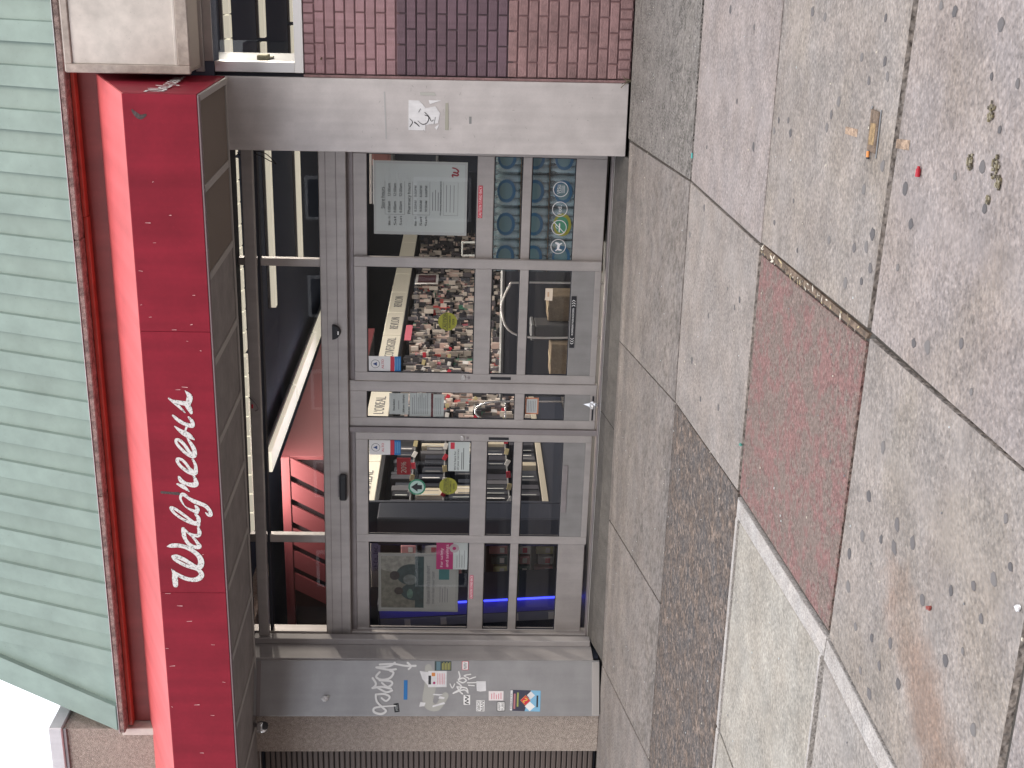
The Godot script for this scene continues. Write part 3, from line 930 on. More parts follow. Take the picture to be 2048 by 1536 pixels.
# ------------------------------------------------------------------ metal piers
func piers() -> void:
	thing("metal_pier", "wide brushed aluminium pier between the entrance and the brick wall", "pillar", Vector3(-0.27, 0, 0))
	bb("cladding", Vector3(-0.54, 0.012, -0.016), Vector3(0.0, 3.07, 0.0), M.alu_pier, 0.003)
	bb("side_return", Vector3(-0.54, 0.012, -0.50), Vector3(-0.525, 3.07, -0.017), M.alu, 0.002)
	bb("side_return", Vector3(-0.012, 0.012, -0.34), Vector3(0.0, 3.07, -0.017), M.alu, 0.002)
	bb("core", Vector3(-0.524, 0.0, -0.50), Vector3(0.022, 3.07, -0.05), M.gasket, 0.0)
	bb("edge_trim", Vector3(0.002, 0.012, -0.02), Vector3(0.022, 2.42, -0.012), M.brick_low[0], 0.002)
	# left pier, turned
	thing("metal_pier", "brushed aluminium pier covered in stickers and white graffiti", "pillar", Vector3(0, 0, 0), "", LP)
	bb("cladding", Vector3(-0.475, 0.012, -0.016), Vector3(0.0, 3.0, 0.0), M.alu_old, 0.003)
	bb("core", Vector3(-0.46, 0.0, -0.16), Vector3(-0.005, 2.99, -0.02), M.gasket, 0.0)
	bb("corner_strip", Vector3(-0.475, 2.94, 0.0), Vector3(-0.004, 2.975, 0.006), M.alu_dark, 0.002)
	bb("foot_plate", Vector3(-0.47, 0.012, 0.0), Vector3(-0.012, 0.075, 0.005), M.alu_bright, 0.003)
	# graffiti tags, drawn with a paint marker
	var tag := [
		[-0.02, 1.79, 0.009, -0.05, 1.84, 0.009, -0.06, 1.95, 0.009], [-0.035, 1.92, 0.009, -0.03, 1.80, 0.008, -0.046, 1.70, 0.008, -0.046, 1.61, 0.009], [-0.02, 1.68, 0.009, -0.05, 1.65, 0.008, -0.075, 1.67, 0.008],
		[-0.06, 1.95, 0.009, -0.08, 1.84, 0.009, -0.075, 1.78, 0.009], [-0.10, 1.92, 0.009, -0.14, 1.95, 0.009, -0.165, 1.90, 0.009, -0.15, 1.83, 0.009, -0.105, 1.80, 0.009, -0.09, 1.83, 0.008],
		[-0.15, 1.98, 0.009, -0.20, 1.95, 0.009, -0.235, 1.975, 0.009], [-0.17, 1.92, 0.009, -0.175, 1.83, 0.009, -0.20, 1.81, 0.009, -0.225, 1.85, 0.009, -0.19, 1.90, 0.008],
		[-0.235, 1.98, 0.009, -0.225, 1.90, 0.009, -0.24, 1.82, 0.009], [-0.235, 1.93, 0.009, -0.27, 1.86, 0.008, -0.255, 1.81, 0.009], [-0.29, 1.95, 0.009, -0.285, 1.88, 0.009, -0.31, 1.83, 0.009, -0.345, 1.86, 0.008, -0.32, 1.90, 0.008],
		[-0.295, 1.95, 0.009, -0.35, 1.94, 0.009, -0.40, 1.89, 0.009, -0.43, 1.86, 0.009, -0.455, 1.90, 0.010, -0.44, 1.96, 0.010, -0.41, 1.965, 0.009, -0.395, 1.92, 0.008, -0.385, 1.78, 0.005]]
	strokes("graffiti", tag, 0.0016, M.graffiti)
	var tag2 := [[-0.097, 1.236, 0.006, -0.14, 1.225, 0.006, -0.165, 1.24, 0.006], [-0.165, 1.24, 0.006, -0.15, 1.20, 0.006, -0.17, 1.17, 0.006, -0.19, 1.20, 0.006, -0.175, 1.235, 0.006],
		[-0.185, 1.25, 0.006, -0.23, 1.21, 0.006, -0.28, 1.283, 0.006], [-0.28, 1.283, 0.006, -0.25, 1.19, 0.006, -0.276, 1.154, 0.006], [-0.276, 1.154, 0.006, -0.235, 1.17, 0.006, -0.225, 1.25, 0.006], [-0.225, 1.25, 0.006, -0.27, 1.22, 0.006, -0.285, 1.20, 0.006],
		[-0.19, 1.16, 0.005, -0.188, 1.083, 0.005], [-0.16, 1.15, 0.005, -0.14, 1.09, 0.005], [-0.21, 1.15, 0.005, -0.215, 1.10, 0.005], [-0.117, 1.132, 0.005, -0.13, 1.19, 0.005, -0.15, 1.15, 0.005], [-0.20, 1.31, 0.005, -0.235, 1.29, 0.005, -0.20, 1.27, 0.005]]
	strokes("graffiti", tag2, 0.0022, M.graffiti)
	# adhesive left where paper was torn away
	strokes("glue_residue", [[-0.06, 1.50, 0.03, -0.20, 1.48, 0.05, -0.36, 1.50, 0.045, -0.40, 1.42, 0.03, -0.30, 1.35, 0.03]], 0.0008, M.residue)

# ------------------------------------------------------------------ the stucco building on the left
func neighbour() -> void:
	thing("stucco_building", "grey-brown stucco wall with a metal coping left of the canopy", "building", Vector3(-7.0, 0, 0.05))
	bb("pier", Vector3(-5.80, 0.0, -0.4), Vector3(-5.43, 3.3, 0.09), M.stucco, 0.006)
	bb("wall", Vector3(-12.0, 3.3, -3.0), Vector3(-5.56, 4.66, 0.088), M.stucco, 0.0)
	bb("wall", Vector3(-12.0, 0.0, -3.0), Vector3(-8.4, 3.3, 0.088), M.stucco, 0.0)
	bb("coping", Vector3(-7.2, 4.66, -3.02), Vector3(-5.53, 4.78, 0.13), M.coping, 0.01)
	bb("coping", Vector3(-12.0, 4.66, -3.02), Vector3(-7.205, 4.78, 0.13), M.coping, 0.01)
	bb("drip_edge", Vector3(-12.0, 4.632, 0.092), Vector3(-5.55, 4.659, 0.11), M.alu_dark, 0.003)
	thing("roll_shutter", "dark closed roll-down shutter of narrow slats beside the stucco pier", "shutter", Vector3(-7.1, 0, -0.1))
	var sl := box_mesh(Vector3(2.58, 0.040, 0.022), 0.008)
	for k in 62:
		put("slat", sl, M.shutter, Vector3(-7.1, 0.04 + k * 0.0475, -0.06))
	bb("guide_rail", Vector3(-5.86, 0.0, -0.1), Vector3(-5.805, 2.98, 0.0), M.alu_dark, 0.003)
	bb("backing", Vector3(-8.4, 0.0, -0.12), Vector3(-5.81, 3.05, -0.075), M.gasket, 0.0)
	bb("hood", Vector3(-8.4, 2.99, -0.2), Vector3(-5.81, 3.29, 0.08), M.shutter, 0.01)
	# small chrome dome on the pier head
	thing("dome_lamp", "small chrome dome fitting under the canopy beside the stucco pier", "lamp", Vector3(-5.43, 2.96, 0.26))
	put("bowl", lathe_mesh([[0.001, -0.062], [0.03, -0.056], [0.048, -0.03], [0.052, 0.0], [0.046, 0.03]], 18), M.chrome, Vector3(-5.43, 2.925, 0.26))
	put("lens", lathe_mesh([[0.001, -0.045], [0.025, -0.04], [0.036, -0.02], [0.038, 0.0]], 16), M.black, Vector3(-5.405, 2.905, 0.275))
	put("stem", tube_mesh(PackedVector3Array([Vector3(-5.43, 2.94, 0.26) - org, Vector3(-5.43, 3.0, 0.2) - org]), 0.015), M.alu_dark, org)

# ------------------------------------------------------------------ eaves: red fascia, gutter and green mansard siding
func roof_edge() -> void:
	thing("mansard_roof", "pale green ribbed metal siding sloping back above the red canopy", "roof", Vector3(-2.0, 4.15, 0.12))
	var y0 := 4.15
	var z0 := 0.115
	var y1 := 5.75
	var k := 0.40          # lean: metres back for each metre up
	var up := Vector3(0, 1, -k).normalized()
	var nrm := Vector3(0, k, 1).normalized()
	var len := (y1 - y0) / up.y
	var st := SurfaceTool.new()
	var prof := [[0.0, 0.0], [0.004, 0.060], [0.150, 0.052], [0.158, 0.026], [0.320, 0.0]]
	st.begin(Mesh.PRIMITIVE_TRIANGLES)
	st.set_smooth_group(-1)
	for i in range(prof.size() - 1):
		var a: Vector3 = Vector3(prof[i][0], 0, 0) + nrm * prof[i][1]
		var b: Vector3 = Vector3(prof[i + 1][0], 0, 0) + nrm * prof[i + 1][1]
		face(st, [a, b, b + up * len, a + up * len], (a + b) * 0.5 - nrm + Vector3((0.3 if i == 0 else 0.0), 0, 0))
	st.generate_normals()
	var pm := st.commit()
	for i in 26:
		var x := 3.1 - (i + 1) * 0.32
		if x < -5.02: break
		put("siding_panel", pm, M.siding, Vector3(x, y0 - 0.04, z0 + 0.016))
	# hip end: a plain board that slants in, and the return behind it
	var e0 := Vector3(-5.52, y0, z0) + nrm * 0.062
	var e1 := Vector3(-5.52 + 0.31, y0, z0) + nrm * 0.062 + up * len
	sheet("end_trim", [e0, Vector3(-5.28, y0, z0) + nrm * 0.062, Vector3(-4.97, y0, z0) + nrm * 0.062 + up * len, e1], 0.060, -nrm, M.siding)
	sheet("end_infill", [Vector3(-5.30, y0, z0) + nrm * 0.016, Vector3(-4.90, y0, z0) + nrm * 0.016, Vector3(-4.90, y0, z0) + nrm * 0.016 + up * len, Vector3(-5.0, y0, z0) + nrm * 0.016 + up * len], 0.014, -nrm, M.siding)
	sheet("backing", [Vector3(-5.50, y0, z0), Vector3(3.1, y0, z0), Vector3(3.1, y0, z0) + up * len, Vector3(-5.19, y0, z0) + up * len], 0.05, -nrm, M.gasket)
	sheet("end_return", [Vector3(-5.51, y0, z0), Vector3(-5.51, y0, -0.6), Vector3(-5.20, y1, -1.2), Vector3(-5.20, y1, z0 - k * (y1 - y0))], 0.02, Vector3.RIGHT, M.siding)
	bb("roof_deck", Vector3(-5.15, 5.42, -12.0), Vector3(3.1, 5.48, -0.75), M.gutter, 0.0)
	thing("eaves_gutter", "weathered pinkish brown gutter along the foot of the green siding", "gutter", Vector3(-2.0, 4.1, 0.1))
	for j in 4:
		var xa: float = [-5.53, -3.3, -1.2, 0.9][j]
		var xb: float = [-3.303, -1.203, 0.897, 3.1][j]
		bb("gutter_length", Vector3(xa, 4.098, 0.06), Vector3(xb, 4.144, 0.20), M.gutter, 0.008)
	bb("drip_lip", Vector3(-5.53, 4.1445, 0.06), Vector3(3.1, 4.149, 0.206), M.coping, 0.001)
	thing("red_fascia", "dark red fascia boards under the gutter behind the canopy", "fascia", Vector3(-2.6, 3.9, 0.0))
	bb("fascia_board", Vector3(-5.54, 3.6, -0.018), Vector3(0.08, 4.20, 0.0), M.fascia, 0.003)
	bb("lower_lip", Vector3(-5.53, 4.062, 0.01), Vector3(-1.05, 4.096, 0.085), M.fascia_lip, 0.004)
	bb("lower_lip", Vector3(-1.047, 4.066, 0.01), Vector3(0.08, 4.096, 0.09), M.fascia_lip, 0.004)
	thing("end_board", "cream vertical end board closing the red fascia by the stucco wall", "board", Vector3(-5.6, 3.8, 0.1))
	bb("board", Vector3(-5.605, 3.60, -0.01), Vector3(-5.545, 4.15, 0.10), M.cream_frame, 0.004)
	bb("edge_strip", Vector3(-5.61, 3.60, 0.101), Vector3(-5.543, 4.15, 0.115), M.cream, 0.003)

# ------------------------------------------------------------------ red canopy
func canopy() -> void:
	thing("canopy", "long red box canopy with white script lettering over the entrance", "canopy", Vector3(-3.2, 2.97, 0.6))
	var xl := -6.6
	var seams := [-6.6, -3.66, -1.62, 0.0]
	for i in 3:
		var a: float = seams[i]
		var b: float = seams[i + 1] - (0.0015 if i < 2 else 0.0)
		bb("front_panel", Vector3(a, 2.982, 1.10), Vector3(b, 3.466, 1.12), M.canopy, 0.003)
		sheet("top_panel", [Vector3(a, 3.468, 1.116), Vector3(b, 3.468, 1.116), Vector3(b, 3.93, 0.004), Vector3(a, 3.93, 0.004)], 0.012, Vector3(0, -1, -0.4).normalized(), M.canopy_top)
	sheet("end_panel", [Vector3(0.002, 2.985, 1.098), Vector3(0.002, 3.46, 1.098), Vector3(0.002, 3.915, 0.005), Vector3(0.002, 2.995, 0.005)], 0.014, Vector3.LEFT, M.canopy)
	sheet("end_panel", [Vector3(xl, 2.985, 1.098), Vector3(xl, 3.46, 1.098), Vector3(xl, 3.915, 0.005), Vector3(xl, 2.995, 0.005)], 0.014, Vector3.RIGHT, M.canopy)
	bb("edge_trim", Vector3(xl, 2.968, 1.075), Vector3(-0.004, 2.981, 1.118), M.canopy_trim, 0.003)
	bb("edge_trim", Vector3(-0.05, 2.972, 0.02), Vector3(-0.004, 2.992, 1.073), M.soffit_bar, 0.003)
	bb("edge_trim", Vector3(xl, 2.985, 0.004), Vector3(-0.052, 3.0, 0.03), M.soffit_bar, 0.003)
	# soffit: cross bars two feet apart, panels between
	var xs := [-0.028, -0.635, -1.246, -1.872, -2.477, -3.077, -3.669, -4.28, -4.89, -5.5, -6.11]
	for i in range(1, xs.size()):
		sheet("cross_bar", [Vector3(xs[i] - 0.026, 2.976, 1.074), Vector3(xs[i] + 0.026, 2.976, 1.074), Vector3(xs[i] + 0.026, 2.992, 0.032), Vector3(xs[i] - 0.026, 2.992, 0.032)], 0.02, Vector3.UP, M.soffit_bar)
	for i in range(xs.size() - 1):
		var a: float = xs[i + 1] + 0.028
		var b: float = xs[i] - 0.028
		if i < 2:
			var st := SurfaceTool.new()
			st.begin(Mesh.PRIMITIVE_TRIANGLES)
			st.set_smooth_group(-1)
			var nb := 34
			for j in nb:
				var z := 0.04 + 1.025 * j / nb
				add_box(st, Vector3((a + b) * 0.5, 3.004 - 0.016 * z, z + 0.01) - org, Vector3(b - a, 0.016, 0.006))
			for j in 3:
				add_box(st, Vector3(a + (b - a) * (j + 1) / 4.0, 3.012, 0.55) - org, Vector3(0.012, 0.006, 1.02))
			st.generate_normals()
			var o := put("louvre", st.commit(), M.louvre, org)
			o.set_meta("kind", "stuff")
			bb("lamp_tray", Vector3(a, 3.06, 0.04), Vector3(b, 3.075, 1.06), M.louvre, 0.0)
		else:
			sheet("soffit_panel", [Vector3(a, 2.984, 1.074), Vector3(b, 2.984, 1.074), Vector3(b, 3.0, 0.032), Vector3(a, 3.0, 0.032)], 0.012, Vector3.UP, M.soffit)
	# script lettering, letter by letter
	var L := {
	"W": [[-3.597, 3.35, 0.0185, -3.546, 3.351, 0.0211, -3.495, 3.353, 0.0158, -3.463, 3.371, 0.0026],
		[-3.495, 3.348, 0.0132, -3.534, 3.285, 0.0158, -3.551, 3.226, 0.0164, -3.542, 3.18, 0.0206, -3.511, 3.153, 0.0198, -3.474, 3.166, 0.0158, -3.457, 3.195, 0.0132, -3.437, 3.254, 0.0132, -3.404, 3.312, 0.0132, -3.376, 3.348, 0.0106, -3.353, 3.355, 0.0079],
		[-3.359, 3.355, 0.0106, -3.356, 3.329, 0.0158, -3.381, 3.276, 0.0158, -3.415, 3.228, 0.0145, -3.443, 3.189, 0.0158, -3.44, 3.161, 0.0224, -3.397, 3.149, 0.0224, -3.352, 3.164, 0.0185, -3.313, 3.201, 0.0164, -3.28, 3.254, 0.0164, -3.266, 3.313, 0.0164, -3.269, 3.358, 0.0164, -3.275, 3.389, 0.0032]],
	"a": [[-3.13, 3.265, 0.0132, -3.174, 3.263, 0.0164, -3.218, 3.253, 0.0132, -3.263, 3.223, 0.0145, -3.282, 3.179, 0.0145, -3.274, 3.157, 0.0185, -3.246, 3.167, 0.0119, -3.196, 3.199, 0.0092, -3.157, 3.237, 0.0079, -3.135, 3.255, 0.0079],
		[-3.16, 3.237, 0.0066, -3.182, 3.193, 0.0106, -3.184, 3.159, 0.0158, -3.157, 3.147, 0.0145, -3.123, 3.155, 0.0079]],
	"l": [[-3.118, 3.15, 0.0053, -3.09, 3.158, 0.0198, -3.085, 3.197, 0.0132, -3.058, 3.255, 0.01, -3.019, 3.307, 0.01, -2.981, 3.337, 0.0106, -2.959, 3.343, 0.0092, -2.97, 3.314, 0.0106, -3.011, 3.262, 0.0106, -3.052, 3.215, 0.0106, -3.079, 3.182, 0.0119, -3.076, 3.152, 0.0158, -3.041, 3.15, 0.0145, -3.013, 3.168, 0.0079]],
	"g": [[-2.997, 3.158, 0.0158, -2.988, 3.177, 0.0119, -2.972, 3.21, 0.0079, -2.951, 3.239, 0.0037, -2.921, 3.257, 0.0063, -2.883, 3.269, 0.009, -2.853, 3.252, 0.0132, -2.871, 3.224, 0.0132], [-2.997, 3.158, 0.0158, -2.969, 3.151, 0.0158, -2.947, 3.164, 0.0079],
		[-2.861, 3.238, 0.0079, -2.888, 3.205, 0.0119, -2.909, 3.172, 0.0158, -2.925, 3.134, 0.0158, -2.947, 3.09, 0.0145, -2.985, 3.063, 0.0137, -3.018, 3.057, 0.0132, -3.018, 3.075, 0.0106, -2.999, 3.093, 0.004]],
	"r": [[-2.773, 3.284, 0.0066, -2.789, 3.253, 0.0145, -2.805, 3.23, 0.0132, -2.832, 3.202, 0.0032], [-2.719, 3.268, 0.0106, -2.751, 3.251, 0.0158, -2.772, 3.213, 0.0132, -2.78, 3.174, 0.0198, -2.772, 3.149, 0.0185, -2.739, 3.152, 0.0132, -2.707, 3.162, 0.0079]],
	"e": [[-2.579, 3.162, 0.0079, -2.616, 3.147, 0.0106, -2.653, 3.144, 0.0132, -2.686, 3.154, 0.0185, -2.678, 3.197, 0.0145, -2.641, 3.244, 0.0119, -2.601, 3.27, 0.0119, -2.577, 3.269, 0.0119, -2.582, 3.24, 0.0106, -2.611, 3.213, 0.0106, -2.648, 3.191, 0.0106, -2.667, 3.17, 0.0106]],
	"e2": [[-2.41, 3.193, 0.004, -2.446, 3.173, 0.0106, -2.488, 3.152, 0.0145, -2.531, 3.144, 0.0158, -2.555, 3.156, 0.0158, -2.539, 3.198, 0.0119, -2.495, 3.242, 0.0111, -2.452, 3.27, 0.01, -2.426, 3.268, 0.01, -2.436, 3.24, 0.0119, -2.473, 3.209, 0.0119, -2.513, 3.187, 0.0119, -2.536, 3.169, 0.0119]],
	"n": [[-2.375, 3.207, 0.006, -2.345, 3.196, 0.007, -2.305, 3.18, 0.008], [-2.324, 3.274, 0.0037, -2.363, 3.231, 0.0158, -2.389, 3.189, 0.0211, -2.409, 3.161, 0.0145, -2.426, 3.141, 0.0037], [-2.242, 3.28, 0.0074, -2.274, 3.249, 0.0132, -2.305, 3.203, 0.0132, -2.318, 3.165, 0.0158, -2.318, 3.145, 0.0132, -2.284, 3.149, 0.0132, -2.253, 3.171, 0.0066]],
	"s": [[-2.113, 3.302, 0.0053, -2.14, 3.269, 0.0106, -2.17, 3.238, 0.0106, -2.219, 3.195, 0.0048], [-2.134, 3.269, 0.0106, -2.145, 3.222, 0.0158, -2.154, 3.184, 0.0172, -2.188, 3.162, 0.0185, -2.221, 3.15, 0.0106], [-2.159, 3.173, 0.0185, -2.123, 3.158, 0.0211, -2.092, 3.156, 0.0185, -2.054, 3.183, 0.0021]]}
	var small := []
	for key in L:
		var local := []
		for s in L[key]:
			var t := []
			var u := []
			for i in range(0, s.size(), 3):
				t.append_array([s[i] + 2.8, s[i + 1] - 3.2, s[i + 2]])
				u.append_array([(s[i] + 2.8) * 0.49, (s[i + 1] - 3.2) * 0.55, s[i + 2] * 0.55])
			local.append(t)
			small.append(u)
		put("letter", ribbon_mesh(local, 0.0), M.letter, Vector3(-2.8, 3.2, 1.1215))
	var em := put("lettering", ribbon_mesh(small, 0.0), M.letter, Vector3(0.0055, 3.25, 0.65))
	em.rotation.y = PI / 2
	# scraped bare spots on the front
	strokes("scrape", [[-0.105, 3.405, 0.006, -0.13, 3.385, 0.014, -0.15, 3.355, 0.016, -0.135, 3.32, 0.008], [-2.84, 3.40, 0.010, -2.845, 3.34, 0.010, -2.85, 3.28, 0.012]], 1.1213, mat(lin(0.10, 0.075, 0.08), 0.8, 0, T.dirty, 3.0))
	var scr := []
	for i in 26:
		var x := rng.randf_range(-5.1, -0.05)
		var y := rng.randf_range(3.02, 3.44)
		scr.append([x, y, rng.randf_range(0.0008, 0.003), x + rng.randf_range(-0.004, 0.004), y + rng.randf_range(0.004, 0.04), 0.001])
	strokes("scratches", scr, 1.1212, mat(lin(0.72, 0.45, 0.45), 0.7)).set_meta("kind", "stuff")

# ------------------------------------------------------------------ glazed entrance
func leaf(called: String, label: String, category: String, x0: float, x1: float, g0: float, g1: float, z: float, yb: float, yt: float, group: String, panes: Array, m: Material, kick := true) -> Node3D:
	var t := thing(called, label, category, Vector3((x0 + x1) * 0.5, yb, z), group, E)
	var d := 0.045
	bb("stile", Vector3(x0, yb, z - d), Vector3(g0, yt, z), m, 0.004)
	bb("stile", Vector3(g1, yb, z - d), Vector3(x1, yt, z), m, 0.004)
	var ys := [yb]
	for p in panes:
		ys.append_array(p)
	ys.append(yt)
	for i in range(0, ys.size(), 2):
		if i == 0 and kick:
			bb("bottom_rail", Vector3(g0, yb, z - d), Vector3(g1, yb + 0.05, z - 0.001), m, 0.003)
			bb("kick_panel", Vector3(g0, yb + 0.05, z - d), Vector3(g1, ys[1], z - 0.006), M.kick, 0.002)
		else:
			bb("rail", Vector3(g0, ys[i], z - d), Vector3(g1, ys[i + 1], z - 0.001), m, 0.004)
	for p in panes:
		# dark gasket set round each pane
		var gz := z - 0.012
		bb("gasket", Vector3(g0, p[0], gz - 0.012), Vector3(g0 + 0.007, p[1], gz), M.gasket, 0.001)
		bb("gasket", Vector3(g1 - 0.007, p[0], gz - 0.012), Vector3(g1, p[1], gz), M.gasket, 0.001)
		bb("gasket", Vector3(g0 + 0.007, p[0], gz - 0.012), Vector3(g1 - 0.007, p[0] + 0.007, gz), M.gasket, 0.001)
		bb("gasket", Vector3(g0 + 0.007, p[1] - 0.007, gz - 0.012), Vector3(g1 - 0.007, p[1], gz), M.gasket, 0.001)
		pane("pane", g0 + 0.004, p[0] + 0.004, g1 - 0.004, p[1] - 0.004, z - 0.02, M.glass)
	return t

func entrance() -> void:
	var P := [[0.338, 0.688], [0.76, 0.988], [1.124, 2.0]]
	# frame
	thing("entrance_frame", "grey aluminium frame of the glazed entrance with header and transom bars", "frame", Vector3(-2.75, 0.05, -0.45), "", E)
	bb("header", Vector3(-4.92, 2.157, -0.52), Vector3(-0.545, 2.375, -0.375), M.alu, 0.006)
	bb("header_reveal", Vector3(-4.92, 2.235, -0.374), Vector3(-0.545, 2.24, -0.372), M.alu_dark, 0.001)
	bb("header_reveal", Vector3(-4.92, 2.318, -0.374), Vector3(-0.545, 2.322, -0.372), M.alu_dark, 0.001)
	bb("threshold", Vector3(-4.93, 0.0, -0.55), Vector3(-0.545, 0.048, -0.36), M.alu_bright, 0.006)
	bb("floor_track", Vector3(-4.93, 0.049, -0.50), Vector3(-0.545, 0.062, -0.37), M.alu_dark, 0.003)
	bb("door_track", Vector3(-4.92, 2.108, -0.50), Vector3(-0.545, 2.155, -0.44), M.alu_dark, 0.002)
	bb("jamb", Vector3(-4.96, 0.05, -0.52), Vector3(-4.905, 3.06, -0.40), M.alu, 0.004)
	bb("jamb", Vector3(-0.585, 0.05, -0.52), Vector3(-0.545, 3.06, -0.40), M.alu, 0.004)
	bb("shutter_guide", Vector3(-4.939, 0.03, -0.33), Vector3(-4.885, 3.0, -0.24), M.lining, 0.004)
	bb("reveal_lining", Vector3(-4.965, 0.02, -0.40), Vector3(-4.94, 3.0, -0.012), M.lining, 0.002)
	bb("transom_mullion", Vector3(-1.565, 2.376, -0.50), Vector3(-1.503, 3.04, -0.43), M.alu, 0.004)
	bb("transom_mullion", Vector3(-4.041, 2.376, -0.50), Vector3(-3.968, 3.04, -0.43), M.alu, 0.004)
	bb("transom_bar", Vector3(-4.88, 2.868, -0.34), Vector3(-0.60, 2.957, -0.27), M.alu, 0.005)
	bb("top_rail", Vector3(-4.90, 2.855, -0.50), Vector3(-0.58, 2.875, -0.40), M.gasket, 0.002)
	bb("head_rail", Vector3(-4.90, 3.032, -0.50), Vector3(-0.58, 3.06, -0.27), M.gasket, 0.002)
	pane("pane", -1.503, 2.376, -0.585, 2.855, -0.46, M.glass)
	pane("pane", -3.968, 2.376, -1.565, 2.855, -0.46, M.glass)
	pane("pane", -4.905, 2.376, -4.041, 2.855, -0.46, M.glass)
	pane("pane", -4.905, 2.96, -0.585, 3.03, -0.46, M.glass)
	bb("hook_plate", Vector3(-2.735, 2.93, -0.268), Vector3(-2.70, 2.945, -0.262), M.red, 0.001)
	# door leaves
	leaf("glass_sidelight", "fixed glass side panel with store hours sign beside the wide bare metal pier", "door panel", -1.51, -0.585, -1.477, -0.64, -0.45, 0.092, 2.155, "fixed glass side panels", P, M.alu, false)
	text("CAUTION STAND BACK", -1.13, 1.085, -0.88, 1.107, -0.447, M.white)
	bb("strip", Vector3(-1.136, 1.079, -0.449), Vector3(-0.875, 1.113, -0.4475), M.red, 0.0)
	for k in 4:
		var cx: float = [-0.891, -1.052, -1.202, -1.359][k]
		var ring := TorusMesh.new()
		ring.inner_radius = 0.056
		ring.outer_radius = 0.062
		ring.rings = 32
		ring.ring_segments = 4
		var o := put("ring_decal", ring, M.paper, Vector3(cx, 0.455, -0.464))
		o.rotation.x = PI / 2
		o.scale.y = 0.15
		if k == 0:
			text("VISU", cx - 0.035, 0.455, cx + 0.035, 0.482, -0.464, M.paper)
			for j in 3:
				bb("decal_line", Vector3(cx - 0.03, 0.444 - j * 0.01, -0.466), Vector3(cx + 0.03, 0.447 - j * 0.01, -0.465), M.paper, 0.0)
		elif k == 1:
			text("Fod.", cx - 0.042, 0.44, cx + 0.03, 0.472, -0.464, M.paper)
		elif k == 2:
			strokes("decal_icon", [[cx - 0.043, 0.412, 0.003, cx + 0.043, 0.498, 0.003], [cx - 0.035, 0.452, 0.005, cx + 0.03, 0.452, 0.005], [cx - 0.01, 0.468, 0.002, cx + 0.005, 0.482, 0.002, cx + 0.025, 0.475, 0.002]], -0.466, M.paper)
		else:
			strokes("decal_icon", [[cx - 0.03, 0.43, 0.005, cx - 0.02, 0.455, 0.009, cx + 0.015, 0.452, 0.010, cx + 0.03, 0.475, 0.007], [cx + 0.015, 0.45, 0.006, cx + 0.025, 0.43, 0.005], [cx - 0.02, 0.455, 0.005, cx - 0.035, 0.475, 0.004]], -0.466, M.paper)
	leaf("sliding_door", "sliding glass door with a caution disc in front of the cosmetics run", "door", -2.52, -1.465, -2.447, -1.545, -0.40, 0.098, 2.105, "sliding entrance doors", P, M.alu)
	hardware(-2.48, 1)
	# black exit strip with arrows
	bb("arrow_strip", Vector3(-2.20, 0.292, -0.4055), Vector3(-1.757, 0.332, -0.3985), M.black, 0.001)
	text("IN EMERGENCY PUSH DOOR OPEN", -2.09, 0.306, -1.86, 0.320, -0.398, M.white)
	var ch := []
	for k in 3:
		ch.append([-2.155 + k * 0.02, 0.325, 0.002, -2.165 + k * 0.02, 0.312, 0.002, -2.155 + k * 0.02, 0.299, 0.002])
		ch.append([-1.80 - k * 0.02, 0.325, 0.002, -1.79 - k * 0.02, 0.312, 0.002, -1.80 - k * 0.02, 0.299, 0.002])
	strokes("arrow_mark", ch, -0.398, M.white)
	disc_caution(-2.0, 1.342)
	alto(-2.378)
	leaf("centre_panel", "narrow fixed glass panel between the two sliding doors", "door panel", -2.935, -2.53, -2.858, -2.622, -0.42, 0.078, 2.157, "", [[0.345, 0.685], [0.766, 2.008]], M.alu)
	bb("floor_gap", Vector3(-2.85, 0.098, -0.421), Vector3(-2.63, 0.112, -0.4175), M.black, 0.001)
	bb("cover_strip", Vector3(-2.985, 0.06, -0.47), Vector3(-2.938, 2.156, -0.40), M.alu_dark, 0.004)
	leaf("sliding_door", "sliding glass door with green arrow disc and red door notices", "door", -4.01, -2.985, -3.94, -3.05, -0.40, 0.098, 2.105, "sliding entrance doors", P, M.alu)
	hardware(-3.022, -1)
	disc_caution(-3.477, 1.314)
	# green arrow disc
	var dz := -0.4175
	put("arrow_disc", disc_mesh(0.074), M.green, Vector3(-3.49, 1.583, dz))
	put("arrow_disc_centre", disc_mesh(0.060), mat(lin(0.45, 0.6, 0.55), 0.5), Vector3(-3.49, 1.583, dz + 0.001))
	sheet("arrow_mark", [Vector3(-3.49, 1.634, dz + 0.0022), Vector3(-3.448, 1.578, dz + 0.0022), Vector3(-3.532, 1.578, dz + 0.0022)], 0.0008, Vector3(0, 0, -1), M.ink)
	bb("arrow_mark", Vector3(-3.51, 1.54, dz + 0.0014), Vector3(-3.47, 1.578, dz + 0.0022), M.ink, 0.0)
	alto(-3.127)
	bb("notice", Vector3(-3.335, 1.137, dz), Vector3(-3.064, 1.318, dz + 0.0015), M.board, 0.0)
	text("We're here for", -3.325, 1.252, -3.15, 1.27, dz + 0.002, M.ink)
	text("all your vaccines", -3.325, 1.222, -3.13, 1.244, dz + 0.002, M.ink)
	bb("notice_line", Vector3(-3.32, 1.20, dz + 0.0016), Vector3(-3.16, 1.205, dz + 0.002), M.ink, 0.0)
	bb("notice_line", Vector3(-3.32, 1.185, dz + 0.0016), Vector3(-3.12, 1.19, dz + 0.002), M.ink, 0.0)
	bb("notice_mark", Vector3(-3.13, 1.265, dz + 0.0016), Vector3(-3.07, 1.30, dz + 0.002), M.red, 0.0)
